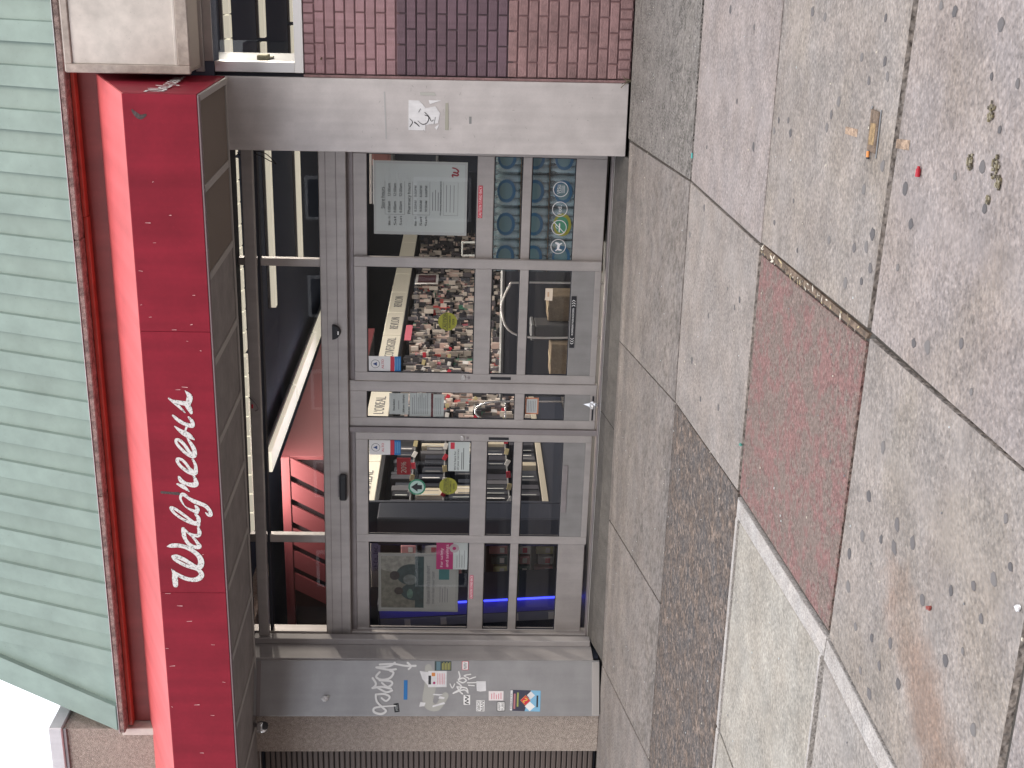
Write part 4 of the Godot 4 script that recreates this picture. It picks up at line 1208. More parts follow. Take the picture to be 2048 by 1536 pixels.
	bb("pull_strip", Vector3(-3.704, 0.292, -0.4055), Vector3(-3.263, 0.335, -0.3995), M.alu_dark, 0.001)
	leaf("glass_sidelight", "fixed glass side panel with grey poster beside the sticker-covered pier", "door panel", -4.905, -4.01, -4.895, -4.03, -0.45, 0.105, 2.155, "fixed glass side panels", P, M.alu, false)
	text("CAUTION STAND BACK", -4.58, 1.085, -4.355, 1.104, -0.447, M.white)
	bb("strip", Vector3(-4.585, 1.078, -0.449), Vector3(-4.35, 1.112, -0.4475), M.pink, 0.0)
	# motion sensors on the header
	thing("motion_sensor", "half round black motion sensor on the door header", "sensor", Vector3(-2.09, 2.21, -0.37), "", E)
	var st := SurfaceTool.new()
	st.begin(Mesh.PRIMITIVE_TRIANGLES)
	st.set_smooth_group(-1)
	var fr := []
	var bk := []
	for k in 13:
		var a := PI * k / 12.0
		fr.append(Vector3(cos(a) * 0.058, -sin(a) * 0.062 + 0.03, 0.045))
		bk.append(Vector3(cos(a) * 0.062, -sin(a) * 0.068 + 0.03, 0.0))
	face(st, fr, Vector3(0, 0, 0.02))
	for k in 13:
		var j := (k + 1) % 13
		face(st, [fr[k], fr[j], bk[j], bk[k]], Vector3(0, 0, 0.02))
	st.generate_normals()
	put("housing", st.commit(), M.black, Vector3(-2.09, 2.25, -0.373))
	bb("eye", Vector3(-2.105, 2.225, -0.329), Vector3(-2.075, 2.237, -0.3265), M.alu_bright, 0.001)
	thing("motion_sensor", "long rectangular black motion sensor on the door header", "sensor", Vector3(-3.47, 2.18, -0.37), "", E)
	bb("housing", Vector3(-3.59, 2.178, -0.374), Vector3(-3.355, 2.24, -0.32), M.black, 0.012)
	bb("bracket", Vector3(-3.57, 2.24, -0.374), Vector3(-3.375, 2.256, -0.36), M.alu_dark, 0.002)
	# thin wire loop and hanging clip in the top slot
	thing("wire_loop", "thin black wire loop hanging in the transom by the wide metal pier", "wire", Vector3(-0.68, 2.9, -0.4), "", E)
	put("wire", tube_mesh(smooth(PackedVector3Array([Vector3(0.03, 0.1, 0.0), Vector3(-0.02, 0.04, 0.02), Vector3(0.02, -0.05, 0.03), Vector3(-0.03, -0.16, 0.03), Vector3(-0.05, -0.2, 0.02), Vector3(0.03, -0.12, 0.03), Vector3(0.05, 0.0, 0.02)])), 0.004, 5), M.black, org)
	thing("hook", "bent metal hook on the bar above the doors", "hook", Vector3(-2.66, 2.92, -0.26), "", E)
	put("rod", tube_mesh(smooth(PackedVector3Array([Vector3(0.02, 0.04, -0.005), Vector3(0.0, 0.0, 0.02), Vector3(-0.04, -0.03, 0.03), Vector3(-0.07, -0.035, 0.03), Vector3(-0.085, -0.01, 0.03)])), 0.006, 6), M.alu_dark, org)

func disc_mesh(r: float) -> ArrayMesh:
	var pts := []
	for k in 28:
		pts.append(Vector3(cos(TAU * k / 28) * r, sin(TAU * k / 28) * r, 0))
	return sheet_mesh(pts, 0.0008, Vector3(0, 0, -1))

func disc_caution(x: float, y: float) -> void:
	var z := -0.4175
	put("caution_disc", disc_mesh(0.078), M.yellow, Vector3(x, y, z))
	text("CAUTION", x - 0.070, y + 0.006, x + 0.070, y + 0.032, z + 0.0015, M.ink)
	bb("caution_rule", Vector3(x - 0.072, y + 0.036, z + 0.0002), Vector3(x + 0.072, y + 0.039, z + 0.001), M.ink, 0.0)
	bb("caution_rule", Vector3(x - 0.074, y - 0.002, z + 0.0002), Vector3(x + 0.074, y + 0.001, z + 0.001), M.ink, 0.0)
	text("AUTOMATIC", x - 0.055, y - 0.026, x + 0.055, y - 0.010, z + 0.0015, M.ink)
	text("DOOR", x - 0.026, y - 0.056, x + 0.026, y - 0.038, z + 0.0015, M.ink)

func alto(x: float) -> void:
	var z := -0.4175
	bb("corner_sticker", Vector3(x - 0.067, 1.812, z - 0.0005), Vector3(x + 0.067, 1.990, z + 0.0005), M.white, 0.0)
	put("sticker_ring", disc_mesh(0.037), M.ink_grey, Vector3(x, 1.935, z + 0.0014))
	put("sticker_ring_centre", disc_mesh(0.033), M.white, Vector3(x, 1.935, z + 0.0022))
	sheet("sticker_mark", [Vector3(x, 1.957, z + 0.0032), Vector3(x + 0.017, 1.922, z + 0.0032), Vector3(x - 0.017, 1.922, z + 0.0032)], 0.0008, Vector3(0, 0, -1), M.navy)
	text("ALTO", x - 0.04, 1.865, x + 0.04, 1.884, z + 0.0015, M.red)
	bb("corner_sticker", Vector3(x - 0.067, 1.778, z - 0.0005), Vector3(x + 0.067, 1.811, z + 0.0006), M.red, 0.0)
	bb("corner_sticker", Vector3(x - 0.067, 1.724, z - 0.0005), Vector3(x + 0.067, 1.777, z + 0.0006), M.blue, 0.0)
	for k in 3:
		bb("sticker_line", Vector3(x - 0.05, 1.735 + k * 0.014, z + 0.0007), Vector3(x + 0.05, 1.739 + k * 0.014, z + 0.0012), M.skyblue, 0.0)

func hardware(x: float, _s: int) -> void:
	var o := put("lock", lathe_mesh([[0.021, 0.0], [0.021, 0.006], [0.017, 0.010], [0.001, 0.010]], 18, -1), M.alu_bright, Vector3(x, 1.204, -0.399))
	o.rotation.x = PI / 2
	put("lock_core", lathe_mesh([[0.012, 0.0], [0.011, 0.004], [0.001, 0.004]], 12, -1), M.alu_dark, Vector3(x, 1.158, -0.399)).rotation.x = PI / 2
	bb("finger_pull", Vector3(x - 0.012, 0.807, -0.4005), Vector3(x + 0.012, 0.978, -0.3975), M.black, 0.001)

# ------------------------------------------------------------------ inside the store
func area(parent: Node3D, p: Vector3, size: Vector2, e: float, c: Color) -> void:
	var a := AreaLight3D.new()
	a.name = "light"
	parent.add_child(a, true)
	a.area_size = size
	a.light_energy = e
	a.light_color = c
	a.shadow_enabled = true
	a.area_range = 25.0
	a.position = p
	a.rotation.x = -PI / 2

func strip_light(label: String, a: Vector3, b: Vector3, group: String, parts: int, wide := 0.12) -> void:
	var along := (b - a)
	var t := thing("strip_light", label, "lamp", (a + b) * 0.5, group)
	var horizontal := absf(along.x) > absf(along.z)
	var L := along.length() - 0.02
	var s := Vector3(L, 0.03, wide + 0.04) if horizontal else Vector3(wide + 0.04, 0.03, L)
	box("light_housing", (a + b) * 0.5 + Vector3(0, 0.045, 0), s, M.shelf_grey, 0.004)
	for k in parts:
		var c := a.lerp(b, (k + 0.5) / parts)
		var l := L / parts - 0.008
		box("light_tube", c, Vector3(l, 0.055, wide) if horizontal else Vector3(wide, 0.055, l), M.tube, 0.005)
	area(t, Vector3(0, -0.04, 0), Vector2(L, 0.12) if horizontal else Vector2(0.12, L), 2.6 * L, Color(1.0, 0.96, 0.9))

func interior() -> void:
	var g := "ceiling strip lights"
	var l1 := "white ceiling strip light in the row just inside the entrance"
	for k in 4:
		strip_light(l1 + ", %s from the red bulkhead" % ["first", "second", "third", "fourth"][k], Vector3(-4.9 + k * 1.95, 3.40, -2.5), Vector3(-2.98 + k * 1.95, 3.40, -2.5), g, 9)
	for k in 2:
		strip_light("white ceiling strip light in the middle row of the store, %s from the red bulkhead" % ["first", "second"][k], Vector3(-3.1 + k * 3.0, 3.40, -4.6), Vector3(-0.12 + k * 3.0, 3.40, -4.6), g, 1)
	for k in 2:
		strip_light("white ceiling strip light in the rear row of the store, %s from the red bulkhead" % ["first", "second"][k], Vector3(-3.2 + k * 3.1, 3.40, -7.1), Vector3(-0.12 + k * 3.1, 3.40, -7.1), g, 1)
	for k in 3:
		strip_light("wide white strip light above the cosmetics display, %s from the entrance" % ["first", "second", "third"][k], Vector3(-4.44, 3.31, -3.2 - k * 2.2), Vector3(-4.44, 3.31, -5.36 - k * 2.2), g, 2, 0.24)
	strip_light("warm tube lamp close behind the head of the shop window", Vector3(0.3, 3.2, -0.62), Vector3(1.9, 3.2, -0.62), g, 1)
	# red bulkhead with slanting slats
	thing("red_bulkhead", "red panelled bulkhead hanging over the cosmetics display", "bulkhead", Vector3(-4.9, 2.55, -4.0))
	bb("side_board", Vector3(-4.24, 2.45, -7.4), Vector3(-4.20, 3.12, -2.80), M.int_red, 0.004)
	bb("front_board", Vector3(-6.4, 2.45, -2.86), Vector3(-4.24, 3.12, -2.82), mat(lin(0.03, 0.015, 0.02), 0.6), 0.004)
	bb("top_rail", Vector3(-6.4, 3.03, -2.82), Vector3(-4.20, 3.12, -2.76), M.int_red, 0.004)
	for k in 6:
		var x := -4.20 - k * 0.27
		sheet("slat", [Vector3(x, 3.03, -2.77), Vector3(x - 0.20, 3.03, -2.77), Vector3(x - 0.52, 2.45, -2.77), Vector3(x - 0.32, 2.45, -2.77)], 0.03, Vector3(0, 0, -1), M.int_red)
	bb("core", Vector3(-6.4, 2.46, -7.4), Vector3(-4.25, 3.11, -2.87), M.gasket, 0.0)
	cosmetics()
	water()
	signs_inside()

func cosmetics() -> void:
	var X := -4.30
	thing("cosmetics_display", "long dark cosmetics display with lit cream header panels running into the store", "shelf", Vector3(-4.5, 0.035, -7.5))
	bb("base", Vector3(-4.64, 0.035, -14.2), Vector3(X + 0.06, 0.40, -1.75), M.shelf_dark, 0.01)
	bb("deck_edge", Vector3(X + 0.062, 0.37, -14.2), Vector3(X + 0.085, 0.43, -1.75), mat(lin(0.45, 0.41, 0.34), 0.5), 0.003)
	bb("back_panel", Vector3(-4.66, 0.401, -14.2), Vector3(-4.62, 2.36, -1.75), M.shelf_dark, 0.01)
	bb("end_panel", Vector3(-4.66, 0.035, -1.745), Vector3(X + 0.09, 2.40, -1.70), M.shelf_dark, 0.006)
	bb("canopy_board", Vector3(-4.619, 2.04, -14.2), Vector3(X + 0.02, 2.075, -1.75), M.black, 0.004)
	var zs := -1.76
	var hm: StandardMaterial3D = M.header_panel
	for k in 11:
		var L := 1.12
		var h := bb("sign_panel", Vector3(X - 0.02, 2.085, zs - L + 0.02), Vector3(X + 0.02, 2.335, zs), hm, 0.004)
		if k < 7:
			var s: String = ["L'OREAL", "L'OREAL", "L'OREAL", "COVERGIRL", "COVERGIRL", "REVLON", "REVLON"][k]
			var t := TextMesh.new()
			t.text = s
			t.font = font
			t.font_size = 48
			t.pixel_size = 0.0034
			t.depth = 0.004
			t.curve_step = 3.0
			var o := put("lettering", t, M.ink_grey, Vector3(X + 0.024, 2.20, zs - L * 0.5), h)
			o.rotation.y = PI / 2
		zs -= L
	for r in 4:
		bb("shelf", Vector3(-4.62, 0.74 + r * 0.33, -14.1), Vector3(X, 0.755 + r * 0.33, -1.78), M.shelf_grey, 0.003)
	for r in 4:
		for k in 16:
			var z := -1.88 - k * 0.31 - r * 0.07
			var f := bb("price_flag", Vector3(X + 0.004, 0.72 + r * 0.33, z), Vector3(X + 0.075, 0.765 + r * 0.33, z - 0.006), [M.white, mat(lin(0.6, 0.52, 0.3), 0.6), M.red][(k + r) % 3], 0.001)
			f.rotation.z = -0.5 + 0.3 * (k % 3)
	# goods hanging and standing on the shelves
	var pal_far := [lin(0.66, 0.60, 0.56), lin(0.72, 0.70, 0.68), lin(0.55, 0.42, 0.38), lin(0.05, 0.05, 0.06), lin(0.40, 0.38, 0.37), lin(0.62, 0.48, 0.44), lin(0.50, 0.08, 0.08), lin(0.30, 0.27, 0.25), lin(0.08, 0.22, 0.16), lin(0.12, 0.11, 0.13), lin(0.03, 0.032, 0.05), lin(0.06, 0.06, 0.08), lin(0.16, 0.14, 0.15), lin(0.45, 0.30, 0.26)]
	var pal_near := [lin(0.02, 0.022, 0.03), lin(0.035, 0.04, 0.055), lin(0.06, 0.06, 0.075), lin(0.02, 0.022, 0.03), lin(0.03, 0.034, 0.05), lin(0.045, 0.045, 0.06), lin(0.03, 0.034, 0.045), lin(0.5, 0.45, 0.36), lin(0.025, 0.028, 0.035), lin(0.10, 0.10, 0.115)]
	var mf := []
	for c in pal_far: mf.append(mat(c, 0.4))
	var mn := []
	for c in pal_near: mn.append(mat(c, 0.35))
	for r in 5:
		var y0 := 0.432 if r == 0 else 0.757 + (r - 1) * 0.33
		var z := -1.86
		var n := 0
		while z > -11.6 and n < 59:
			var near := z > -4.4
			var w := rng.randf_range(0.07, 0.12) if near else rng.randf_range(0.09, 0.17)
			var h := rng.randf_range(0.17, 0.28) if r < 4 else rng.randf_range(0.14, 0.22)
			var d := rng.randf_range(0.16, 0.28)
			var ml: Array = mn if near else mf
			var m: Material = ml[rng.randi() % ml.size()]
			var xf := X - rng.randf_range(0.0, 0.06)
			var c := Vector3(xf - d * 0.5, y0 + h * 0.5, z - w * 0.5)
			var lbl := ("dark hair-care package, %s from the near end on the %s display shelf" if near else "small cosmetics package, %s from the near end on the %s display shelf") % [nth(n), nth(r)]
			thing("cosmetics_package", lbl, "package", Vector3(c.x, y0, c.z), "packages along the near end of the display" if near else "packages farther along the display")
			box("carton", c, Vector3(d, h, w), m, 0.004)
			if near:
				if rng.randf() < 0.7:
					bb("label_band", Vector3(xf + 0.0005, y0 + h * 0.15, z - w * 0.25), Vector3(xf + 0.003, y0 + h * 0.85, z - w * 0.1), [M.paper_grey, M.ink_grey, M.white][rng.randi() % 3], 0.0)
			elif rng.randf() < 0.8:
				bb("label_band", Vector3(xf + 0.0005, y0 + h * 0.3, z - w * 0.9), Vector3(xf + 0.003, y0 + h * rng.randf_range(0.5, 0.8), z - w * 0.1), [M.white, M.ink_grey, M.pink, M.ink, M.paper][rng.randi() % 5], 0.0)
			n += 1
			z -= w + rng.randf_range(0.015, 0.05)
	# the many small packets hung between and above them
	var sets := []
	for k in 6:
		var st := SurfaceTool.new()
		st.begin(Mesh.PRIMITIVE_TRIANGLES)
		st.set_smooth_group(-1)
		sets.append(st)
	thing("small_packets", "mass of tiny packets hanging along the cosmetics display", "packets", Vector3(-4.3, 0.5, -8)).set_meta("kind", "stuff")
	for i in 1500:
		var z := rng.randf_range(-13.8, -4.2)
		var y := 0.45 + rng.randf_range(0.0, 1.52)
		if y > 1.97: continue
		add_box(sets[rng.randi() % 6], Vector3(X + rng.randf_range(-0.02, 0.05), y, z) - org, Vector3(rng.randf_range(0.01, 0.08), rng.randf_range(0.03, 0.14), rng.randf_range(0.012, 0.05)))
	for k in 6:
		sets[k].generate_normals()
		put("packets", sets[k].commit(), mf[[0, 3, 9, 5, 3, 7][k]], org)
	# red sale cards and the white-framed shelf sign
	thing("sale_card", "red sale card with white print hanging on the cosmetics display", "sign", Vector3(-3.75, 1.72, -1.5))
	bb("card", Vector3(-3.83, 1.71, -1.502), Vector3(-3.66, 1.84, -1.498), M.red, 0.0)
	text("20%", -3.81, 1.75, -3.70, 1.80, -1.495, M.white)
	thing("sale_card", "pink shelf card above the packages opposite the sliding door", "sign", Vector3(-4.2, 1.90, -7.3))
	bb("card", Vector3(-4.215, 1.93, -7.6), Vector3(-4.205, 2.02, -6.9), M.pink, 0.0)
	thing("framed_card", "maroon card in a white frame on the far part of the display", "sign", Vector3(-4.2, 1.6, -10.0))
	bb("frame", Vector3(-4.205, 1.62, -10.35), Vector3(-4.19, 1.98, -9.8), M.white, 0.002)
	bb("card", Vector3(-4.19, 1.66, -10.30), Vector3(-4.186, 1.94, -9.85), mat(lin(0.13, 0.05, 0.06), 0.6), 0.0)
	# dark cabinet standing in front of the display end
	thing("display_cabinet", "plain dark cabinet at the near end of the cosmetics display", "cabinet", Vector3(-4.33, 0.035, -1.45))
	bb("body", Vector3(-4.48, 0.035, -1.65), Vector3(-4.19, 2.02, -1.3), mat(lin(0.022, 0.027, 0.045), 0.35), 0.012)
	bb("plinth", Vector3(-4.47, 0.0355, -1.299), Vector3(-4.20, 0.13, -1.29), M.shelf_grey, 0.003)
	# chrome rail arch
	thing("guide_rail", "bent chrome guide rail standing just inside the narrow centre panel", "rail", Vector3(-3.07, 0.035, -1.2))
	put("tube", tube_mesh(smooth(PackedVector3Array([Vector3(-0.10, 0, 0), Vector3(-0.10, 0.7, 0), Vector3(-0.08, 0.98, 0), Vector3(0.0, 1.075, 0), Vector3(0.08, 0.98, 0), Vector3(0.10, 0.7, 0), Vector3(0.10, 0, 0)]), 6), 0.011), M.chrome, org)
	put("cross_tube", tube_mesh(PackedVector3Array([Vector3(-0.095, 0.80, 0), Vector3(0.095, 0.80, 0)]), 0.008), M.chrome, org)
	thing("guide_rail", "pale bent cart rail behind the sliding door with the cardboard boxes", "rail", Vector3(-1.85, 0.035, -0.95))
	put("tube", tube_mesh(smooth(PackedVector3Array([Vector3(-0.42, 0, 0), Vector3(-0.42, 0.70, 0), Vector3(-0.20, 0.86, 0), Vector3(0.02, 0.80, 0), Vector3(0.06, 0.70, 0), Vector3(0.06, 0, 0)]), 6), 0.010), M.alu_bright, org)
	# cartons and bins under the end of the counter
	thing("stock_carton", "plain brown stock carton on the floor behind the sliding door", "carton", Vector3(-2.75, 0.035, -1.8), "stock cartons on the floor")
	bb("box_body", Vector3(-2.93, 0.035, -2.05), Vector3(-2.60, 0.40, -1.75), M.carton, 0.006)
	bb("tape", Vector3(-2.79, 0.401, -2.05), Vector3(-2.74, 0.403, -1.75), mat(lin(0.4, 0.33, 0.22), 0.4), 0.0)
	thing("stock_carton", "narrow brown stock carton beside the grey bins on the floor", "carton", Vector3(-2.32, 0.035, -2.1), "stock cartons on the floor")
	bb("box_body", Vector3(-2.45, 0.035, -2.3), Vector3(-2.20, 0.42, -2.0), M.carton, 0.006)
	bb("tape", Vector3(-2.35, 0.421, -2.3), Vector3(-2.30, 0.423, -2.0), mat(lin(0.4, 0.33, 0.22), 0.4), 0.0)
	thing("storage_bin", "dark grey storage bin standing between the brown cartons", "bin", Vector3(-2.53, 0.035, -1.95))
	bb("tub", Vector3(-2.60, 0.035, -2.15), Vector3(-2.455, 0.55, -1.88), mat(lin(0.06, 0.062, 0.07), 0.5), 0.012)
	bb("lid", Vector3(-2.605, 0.551, -2.16), Vector3(-2.45, 0.585, -1.87), mat(lin(0.15, 0.155, 0.17), 0.45), 0.008)
	thing("low_counter", "low dark grey counter base behind the cartons and bins", "counter", Vector3(-2.2, 0.035, -2.7))
	bb("front", Vector3(-3.4, 0.035, -2.9), Vector3(-1.3, 0.82, -2.5), mat(lin(0.055, 0.06, 0.078), 0.6), 0.01)
	bb("top", Vector3(-3.43, 0.821, -2.93), Vector3(-1.27, 0.85, -2.46), M.shelf_grey, 0.005)
	# kiosk edged in blue light at the far left
	thing("lit_cabinet", "tall cabinet edged with a blue light strip behind the grey poster", "cabinet", Vector3(-5.16, 0.035, -1.8))
	cur.rotation.z = 0.062
	bb("body", Vector3(-6.0, 0.035, -2.2), Vector3(-5.17, 2.06, -1.62), M.shelf_dark, 0.01)
	bb("front_panel", Vector3(-5.32, 0.06, -1.618), Vector3(-5.19, 2.04, -1.60), M.cabinet_blue, 0.004)
	bb("led_light_strip", Vector3(-5.188, 0.06, -1.615), Vector3(-5.172, 2.04, -1.598), M.led, 0.003)
	bb("shelf_edge", Vector3(-5.43, 0.06, -1.617), Vector3(-5.33, 2.04, -1.605), M.shelf_grey, 0.003)
	for k in 5:
		bb("price_card", Vector3(-5.42, 0.3 + k * 0.36, -1.604), Vector3(-5.34, 0.36 + k * 0.36, -1.60), mat(lin(0.5, 0.47, 0.36), 0.6), 0.001)
	area(cur, Vector3(0.03, 1.0, 0.26), Vector2(0.02, 1.9), 0.07, Color(0.3, 0.35, 1.0))
	cur.get_child(cur.get_child_count() - 1).rotation = Vector3(0, 0.35, 0)
	# long shelf with tins seen past the poster
	thing("side_shelf", "shelf of pale green packets seen past the grey poster", "shelf", Vector3(-5.2, 0.035, -3.05))
	bb("back", Vector3(-5.9, 0.035, -3.23), Vector3(-4.87, 2.2, -3.17), M.shelf_grey, 0.004)
	for r in 7:
		bb("shelf_board", Vector3(-5.9, 0.20 + r * 0.25, -3.17), Vector3(-4.87, 0.215 + r * 0.25, -2.87), M.shelf_grey, 0.003)
	var green := [mat(lin(0.60, 0.60, 0.34), 0.5), M.paper, mat(lin(0.55, 0.28, 0.30), 0.5), mat(lin(0.10, 0.16, 0.16), 0.5)]
	for r in 7:
		for k in 8:
			var c: int = (k * 3 + r) % 4
			thing("shelf_packet", ["pale green packet on the side shelf past the grey poster", "white packet on the side shelf past the grey poster", "dull pink packet on the side shelf past the grey poster", "dark green packet on the side shelf past the grey poster"][c].replace(" the side shelf past the grey poster", " the %s side shelf board, %s from the blue-lit cabinet" % [nth(r), nth(k)]), "packet", Vector3(-5.83 + k * 0.125, 0.216 + r * 0.25, -2.93), "packets on the side shelf")
			var h := 0.15 + 0.05 * ((k * 7 + r * 3) % 5) / 4.0
			box("packet", Vector3(-5.83 + k * 0.125, 0.216 + r * 0.25 + h * 0.5, -2.93), Vector3(0.095, h, 0.08), green[c], 0.006)
			bb("label_band", Vector3(-5.86 + k * 0.125, 0.25 + r * 0.25, -2.8895), Vector3(-5.80 + k * 0.125, 0.30 + r * 0.25, -2.888), M.paper if c != 1 else M.pink, 0.0)
	# interior wall sign with dark lettering
	thing("wall_sign", "cream wall sign with black lettering high above the poster", "sign", Vector3(-5.3, 2.08, -2.4))
	bb("board", Vector3(-5.52, 2.07, -2.41), Vector3(-4.95, 2.17, -2.395), mat(lin(0.62, 0.58, 0.55), 0.5), 0.003)
	text("ich Co., Inc.", -5.32, 2.09, -5.04, 2.14, -2.392, M.ink)

func water() -> void:
	# shrink-wrapped water cases piled inside the right-hand side panel
	var bottle := lathe_mesh([[0.001, 0.0], [0.029, 0.0], [0.031, 0.01], [0.031, 0.06], [0.027, 0.075], [0.031, 0.09], [0.031, 0.145], [0.022, 0.18], [0.012, 0.195], [0.012, 0.205], [0.0135, 0.206], [0.0135, 0.222], [0.001, 0.222]], 12)
	var film := box_mesh(Vector3(0.262, 0.226, 0.20), 0.02)
	var lab := []
	for k in 20:
		var a := TAU * k / 20
		lab.append(Vector3(cos(a) * 0.098 * (1.0 if absf(cos(a)) < 0.9 else 0.97), sin(a) * 0.075, 0))
	var label := sheet_mesh(lab, 0.001, Vector3(0, 0, -1))
	var inner := []
	for p in lab:
		inner.append(p * 0.72)
	var inner_m := sheet_mesh(inner, 0.001, Vector3(0, 0, -1))
	var light := mat(lin(0.10, 0.185, 0.215), 0.3)
	for r in 4:
		for c in 4:
			var x := -0.67 - c * 0.272
			var y := 0.075 + r * 0.232
			var t := thing("water_case", "shrink-wrapped water case, %s from the wide metal pier in the %s row of the pile" % [["first", "second", "third", "fourth"][c], ["bottom", "second", "third", "top"][r]] if not (r == 1 and c == 2) else "water case with a bright green label in the pile behind the side panel", "case", Vector3(x, y, -0.74), "water cases piled behind the side panel")
			t.rotation.z += rng.randf_range(-0.012, 0.012)
			for k in 4:
				put("bottle", bottle, M.water, Vector3(x - 0.096 + k * 0.064, y, -0.685))
			for k in 4:
				put("bottle", bottle, M.water, Vector3(x - 0.096 + k * 0.064, y, -0.75))
			put("wrap", film, M.film, Vector3(x, y + 0.114, -0.745))
			put("label", label, M.water_label if not (r == 1 and c == 2) else M.yellow, Vector3(x, y + 0.115, -0.6425))
			put("label_centre", inner_m, light if not (r == 1 and c == 2) else M.green, Vector3(x, y + 0.118, -0.6412))
			bb("tray", Vector3(x - 0.13, y - 0.004, -0.845), Vector3(x + 0.13, y - 0.001, -0.648), M.carton, 0.0)

func signs_inside() -> void:
	var z := -0.51
	# opening hours board
	thing("hours_board", "grey green opening hours board hung inside the side panel", "sign", Vector3(-1.0, 1.2, z), "", E)
	bb("backing", Vector3(-1.301, 1.201, z - 0.012), Vector3(-0.706, 1.949, z - 0.004), M.paper_grey, 0.002)
	bb("sheet", Vector3(-1.276, 1.222, z - 0.0035), Vector3(-0.726, 1.930, z - 0.002), M.board, 0.0)
	var f := z + 0.0
	text("Store hours", -1.09, 1.862, -0.917, 1.892, f, M.ink)
	var days := ["Mon - Fri", "Sat", "Sun"]
	for k in 3:
		var y := 1.815 - k * 0.046
		text(days[k], -1.225, y, -1.15, y + 0.020, f, M.ink)
		text("6:00am", -1.12, y, -1.03, y + 0.022, f, M.ink)
		text("12:00am", -0.99, y, -0.885, y + 0.022, f, M.ink)
	text("Pharmacy hours", -1.128, 1.648, -0.879, 1.680, f, M.ink)
	var ph := [["Mon - Fri", "8:00AM", "9:00PM"], ["Sat", "9:00AM", "6:00PM"], ["Sun", "10:00AM", "6:00PM"]]
	for k in 3:
		var y := 1.605 - k * 0.042
		text(ph[k][0], -1.225, y, -1.15, y + 0.018, f, M.ink)
		text(ph[k][1], -1.11, y, -1.02, y + 0.019, f, M.ink)
		text(ph[k][2], -0.99, y, -0.90, y + 0.019, f, M.ink)
	for k in 4:
		bb("print_line", Vector3(-1.1, 1.475 - k * 0.022, f - 0.0016), Vector3(-0.95 + 0.02 * (k % 2), 1.480 - k * 0.022, f - 0.001), M.ink_grey, 0.0)
	text("Pharmacy meal break schedule", -1.135, 1.405, -0.86, 1.420, f, M.ink)
	for k in 3:
		bb("print_line", Vector3(-1.11, 1.365 - k * 0.03, f - 0.0016), Vector3(-0.89, 1.369 - k * 0.03, f - 0.001), M.ink_grey, 0.0)
	for r in [[1.701, 1.858], [1.50, 1.638], [1.274, 1.391]]:
		bb("table_rule", Vector3(-1.135, r[1], f - 0.0016), Vector3(-0.867, r[1] + 0.002, f - 0.001), M.ink_grey, 0.0)
		bb("table_rule", Vector3(-1.135, r[0], f - 0.0016), Vector3(-0.867, r[0] + 0.002, f - 0.001), M.ink_grey, 0.0)
		bb("table_rule", Vector3(-1.137, r[0], f - 0.0016), Vector3(-1.135, r[1], f - 0.001), M.ink_grey, 0.0)
	strokes("emblem", [[-0.823, 1.318, 0.005, -0.805, 1.322, 0.007, -0.812, 1.285, 0.006, -0.80, 1.276, 0.006, -0.786, 1.30, 0.005, -0.785, 1.318, 0.004, -0.79, 1.29, 0.005, -0.776, 1.275, 0.007, -0.757, 1.295, 0.005, -0.75, 1.322, 0.005]], f, mat(lin(0.30, 0.03, 0.05), 0.6))
	# white lamp-like bar above the board
	thing("hanging_rail", "thin white rail holding the opening hours board", "rail", Vector3(-0.87, 1.97, -0.55), "", E)
	bb("bar", Vector3(-1.063, 1.968, -0.56), Vector3(-0.66, 1.986, -0.545), M.white, 0.003)
	bb("bar", Vector3(-1.063, 1.951, -0.54), Vector3(-0.70, 1.958, -0.53), M.white, 0.002)
	thing("pink_carton", "dusty pink carton on a shelf behind the opening hours board", "carton", Vector3(-0.78, 1.84, -1.2))
	bb("box_body", Vector3(-0.84, 1.845, -1.35), Vector3(-0.56, 2.02, -1.15), mat(lin(0.36, 0.17, 0.16), 0.6), 0.006)
	bb("end_flap", Vector3(-0.80, 1.87, -1.149), Vector3(-0.62, 1.99, -1.145), mat(lin(0.30, 0.13, 0.125), 0.6), 0.002)
	thing("counter_shelf", "dark shelf unit standing behind the water cases", "shelf", Vector3(-0.9, 0.035, -1.3))
	bb("frame", Vector3(-1.42, 0.035, -1.45), Vector3(-0.52, 1.0, -0.92), M.shelf_dark, 0.01)
	bb("riser", Vector3(-0.92, 1.0, -1.45), Vector3(-0.52, 1.84, -1.35), M.shelf_dark, 0.006)
	bb("shelf_board", Vector3(-0.92, 1.825, -1.36), Vector3(-0.52, 1.843, -1.05), M.shelf_grey, 0.003)
	bb("shelf_board", Vector3(-0.92, 1.45, -1.36), Vector3(-0.52, 1.468, -1.05), M.shelf_grey, 0.003)
	thing("picture_frame", "pale empty picture frame far behind the opening hours board", "frame", Vector3(-2.0, 1.1, -3.0))
	for q in [[-2.07, 1.09, -1.92, 1.105], [-2.07, 1.235, -1.92, 1.25], [-2.07, 1.105, -2.055, 1.235], [-1.935, 1.105, -1.92, 1.235]]:
		bb("frame_side", Vector3(q[0], q[1], -3.01), Vector3(q[2], q[3], -2.99), M.paper_grey, 0.002)
	# poster in the left side panel
	thing("poster_board", "large grey framed poster hung inside the side panel by the stickered pier", "poster", Vector3(-4.47, 1.2, z), "", E)
	bb("backing", Vector3(-4.758, 1.21, z - 0.012), Vector3(-4.175, 1.924, z - 0.004), mat(lin(0.26, 0.265, 0.25), 0.5), 0.003)
	bb("sheet", Vector3(-4.735, 1.235, z - 0.0035), Vector3(-4.20, 1.905, z - 0.002), mat(lin(0.30, 0.305, 0.285), 0.5), 0.0)
	var q := QuadMesh.new()
	q.size = Vector2(0.514, 0.38)
	var pm := StandardMaterial3D.new()
	pm.albedo_texture = poster_texture()
	pm.roughness = 0.5
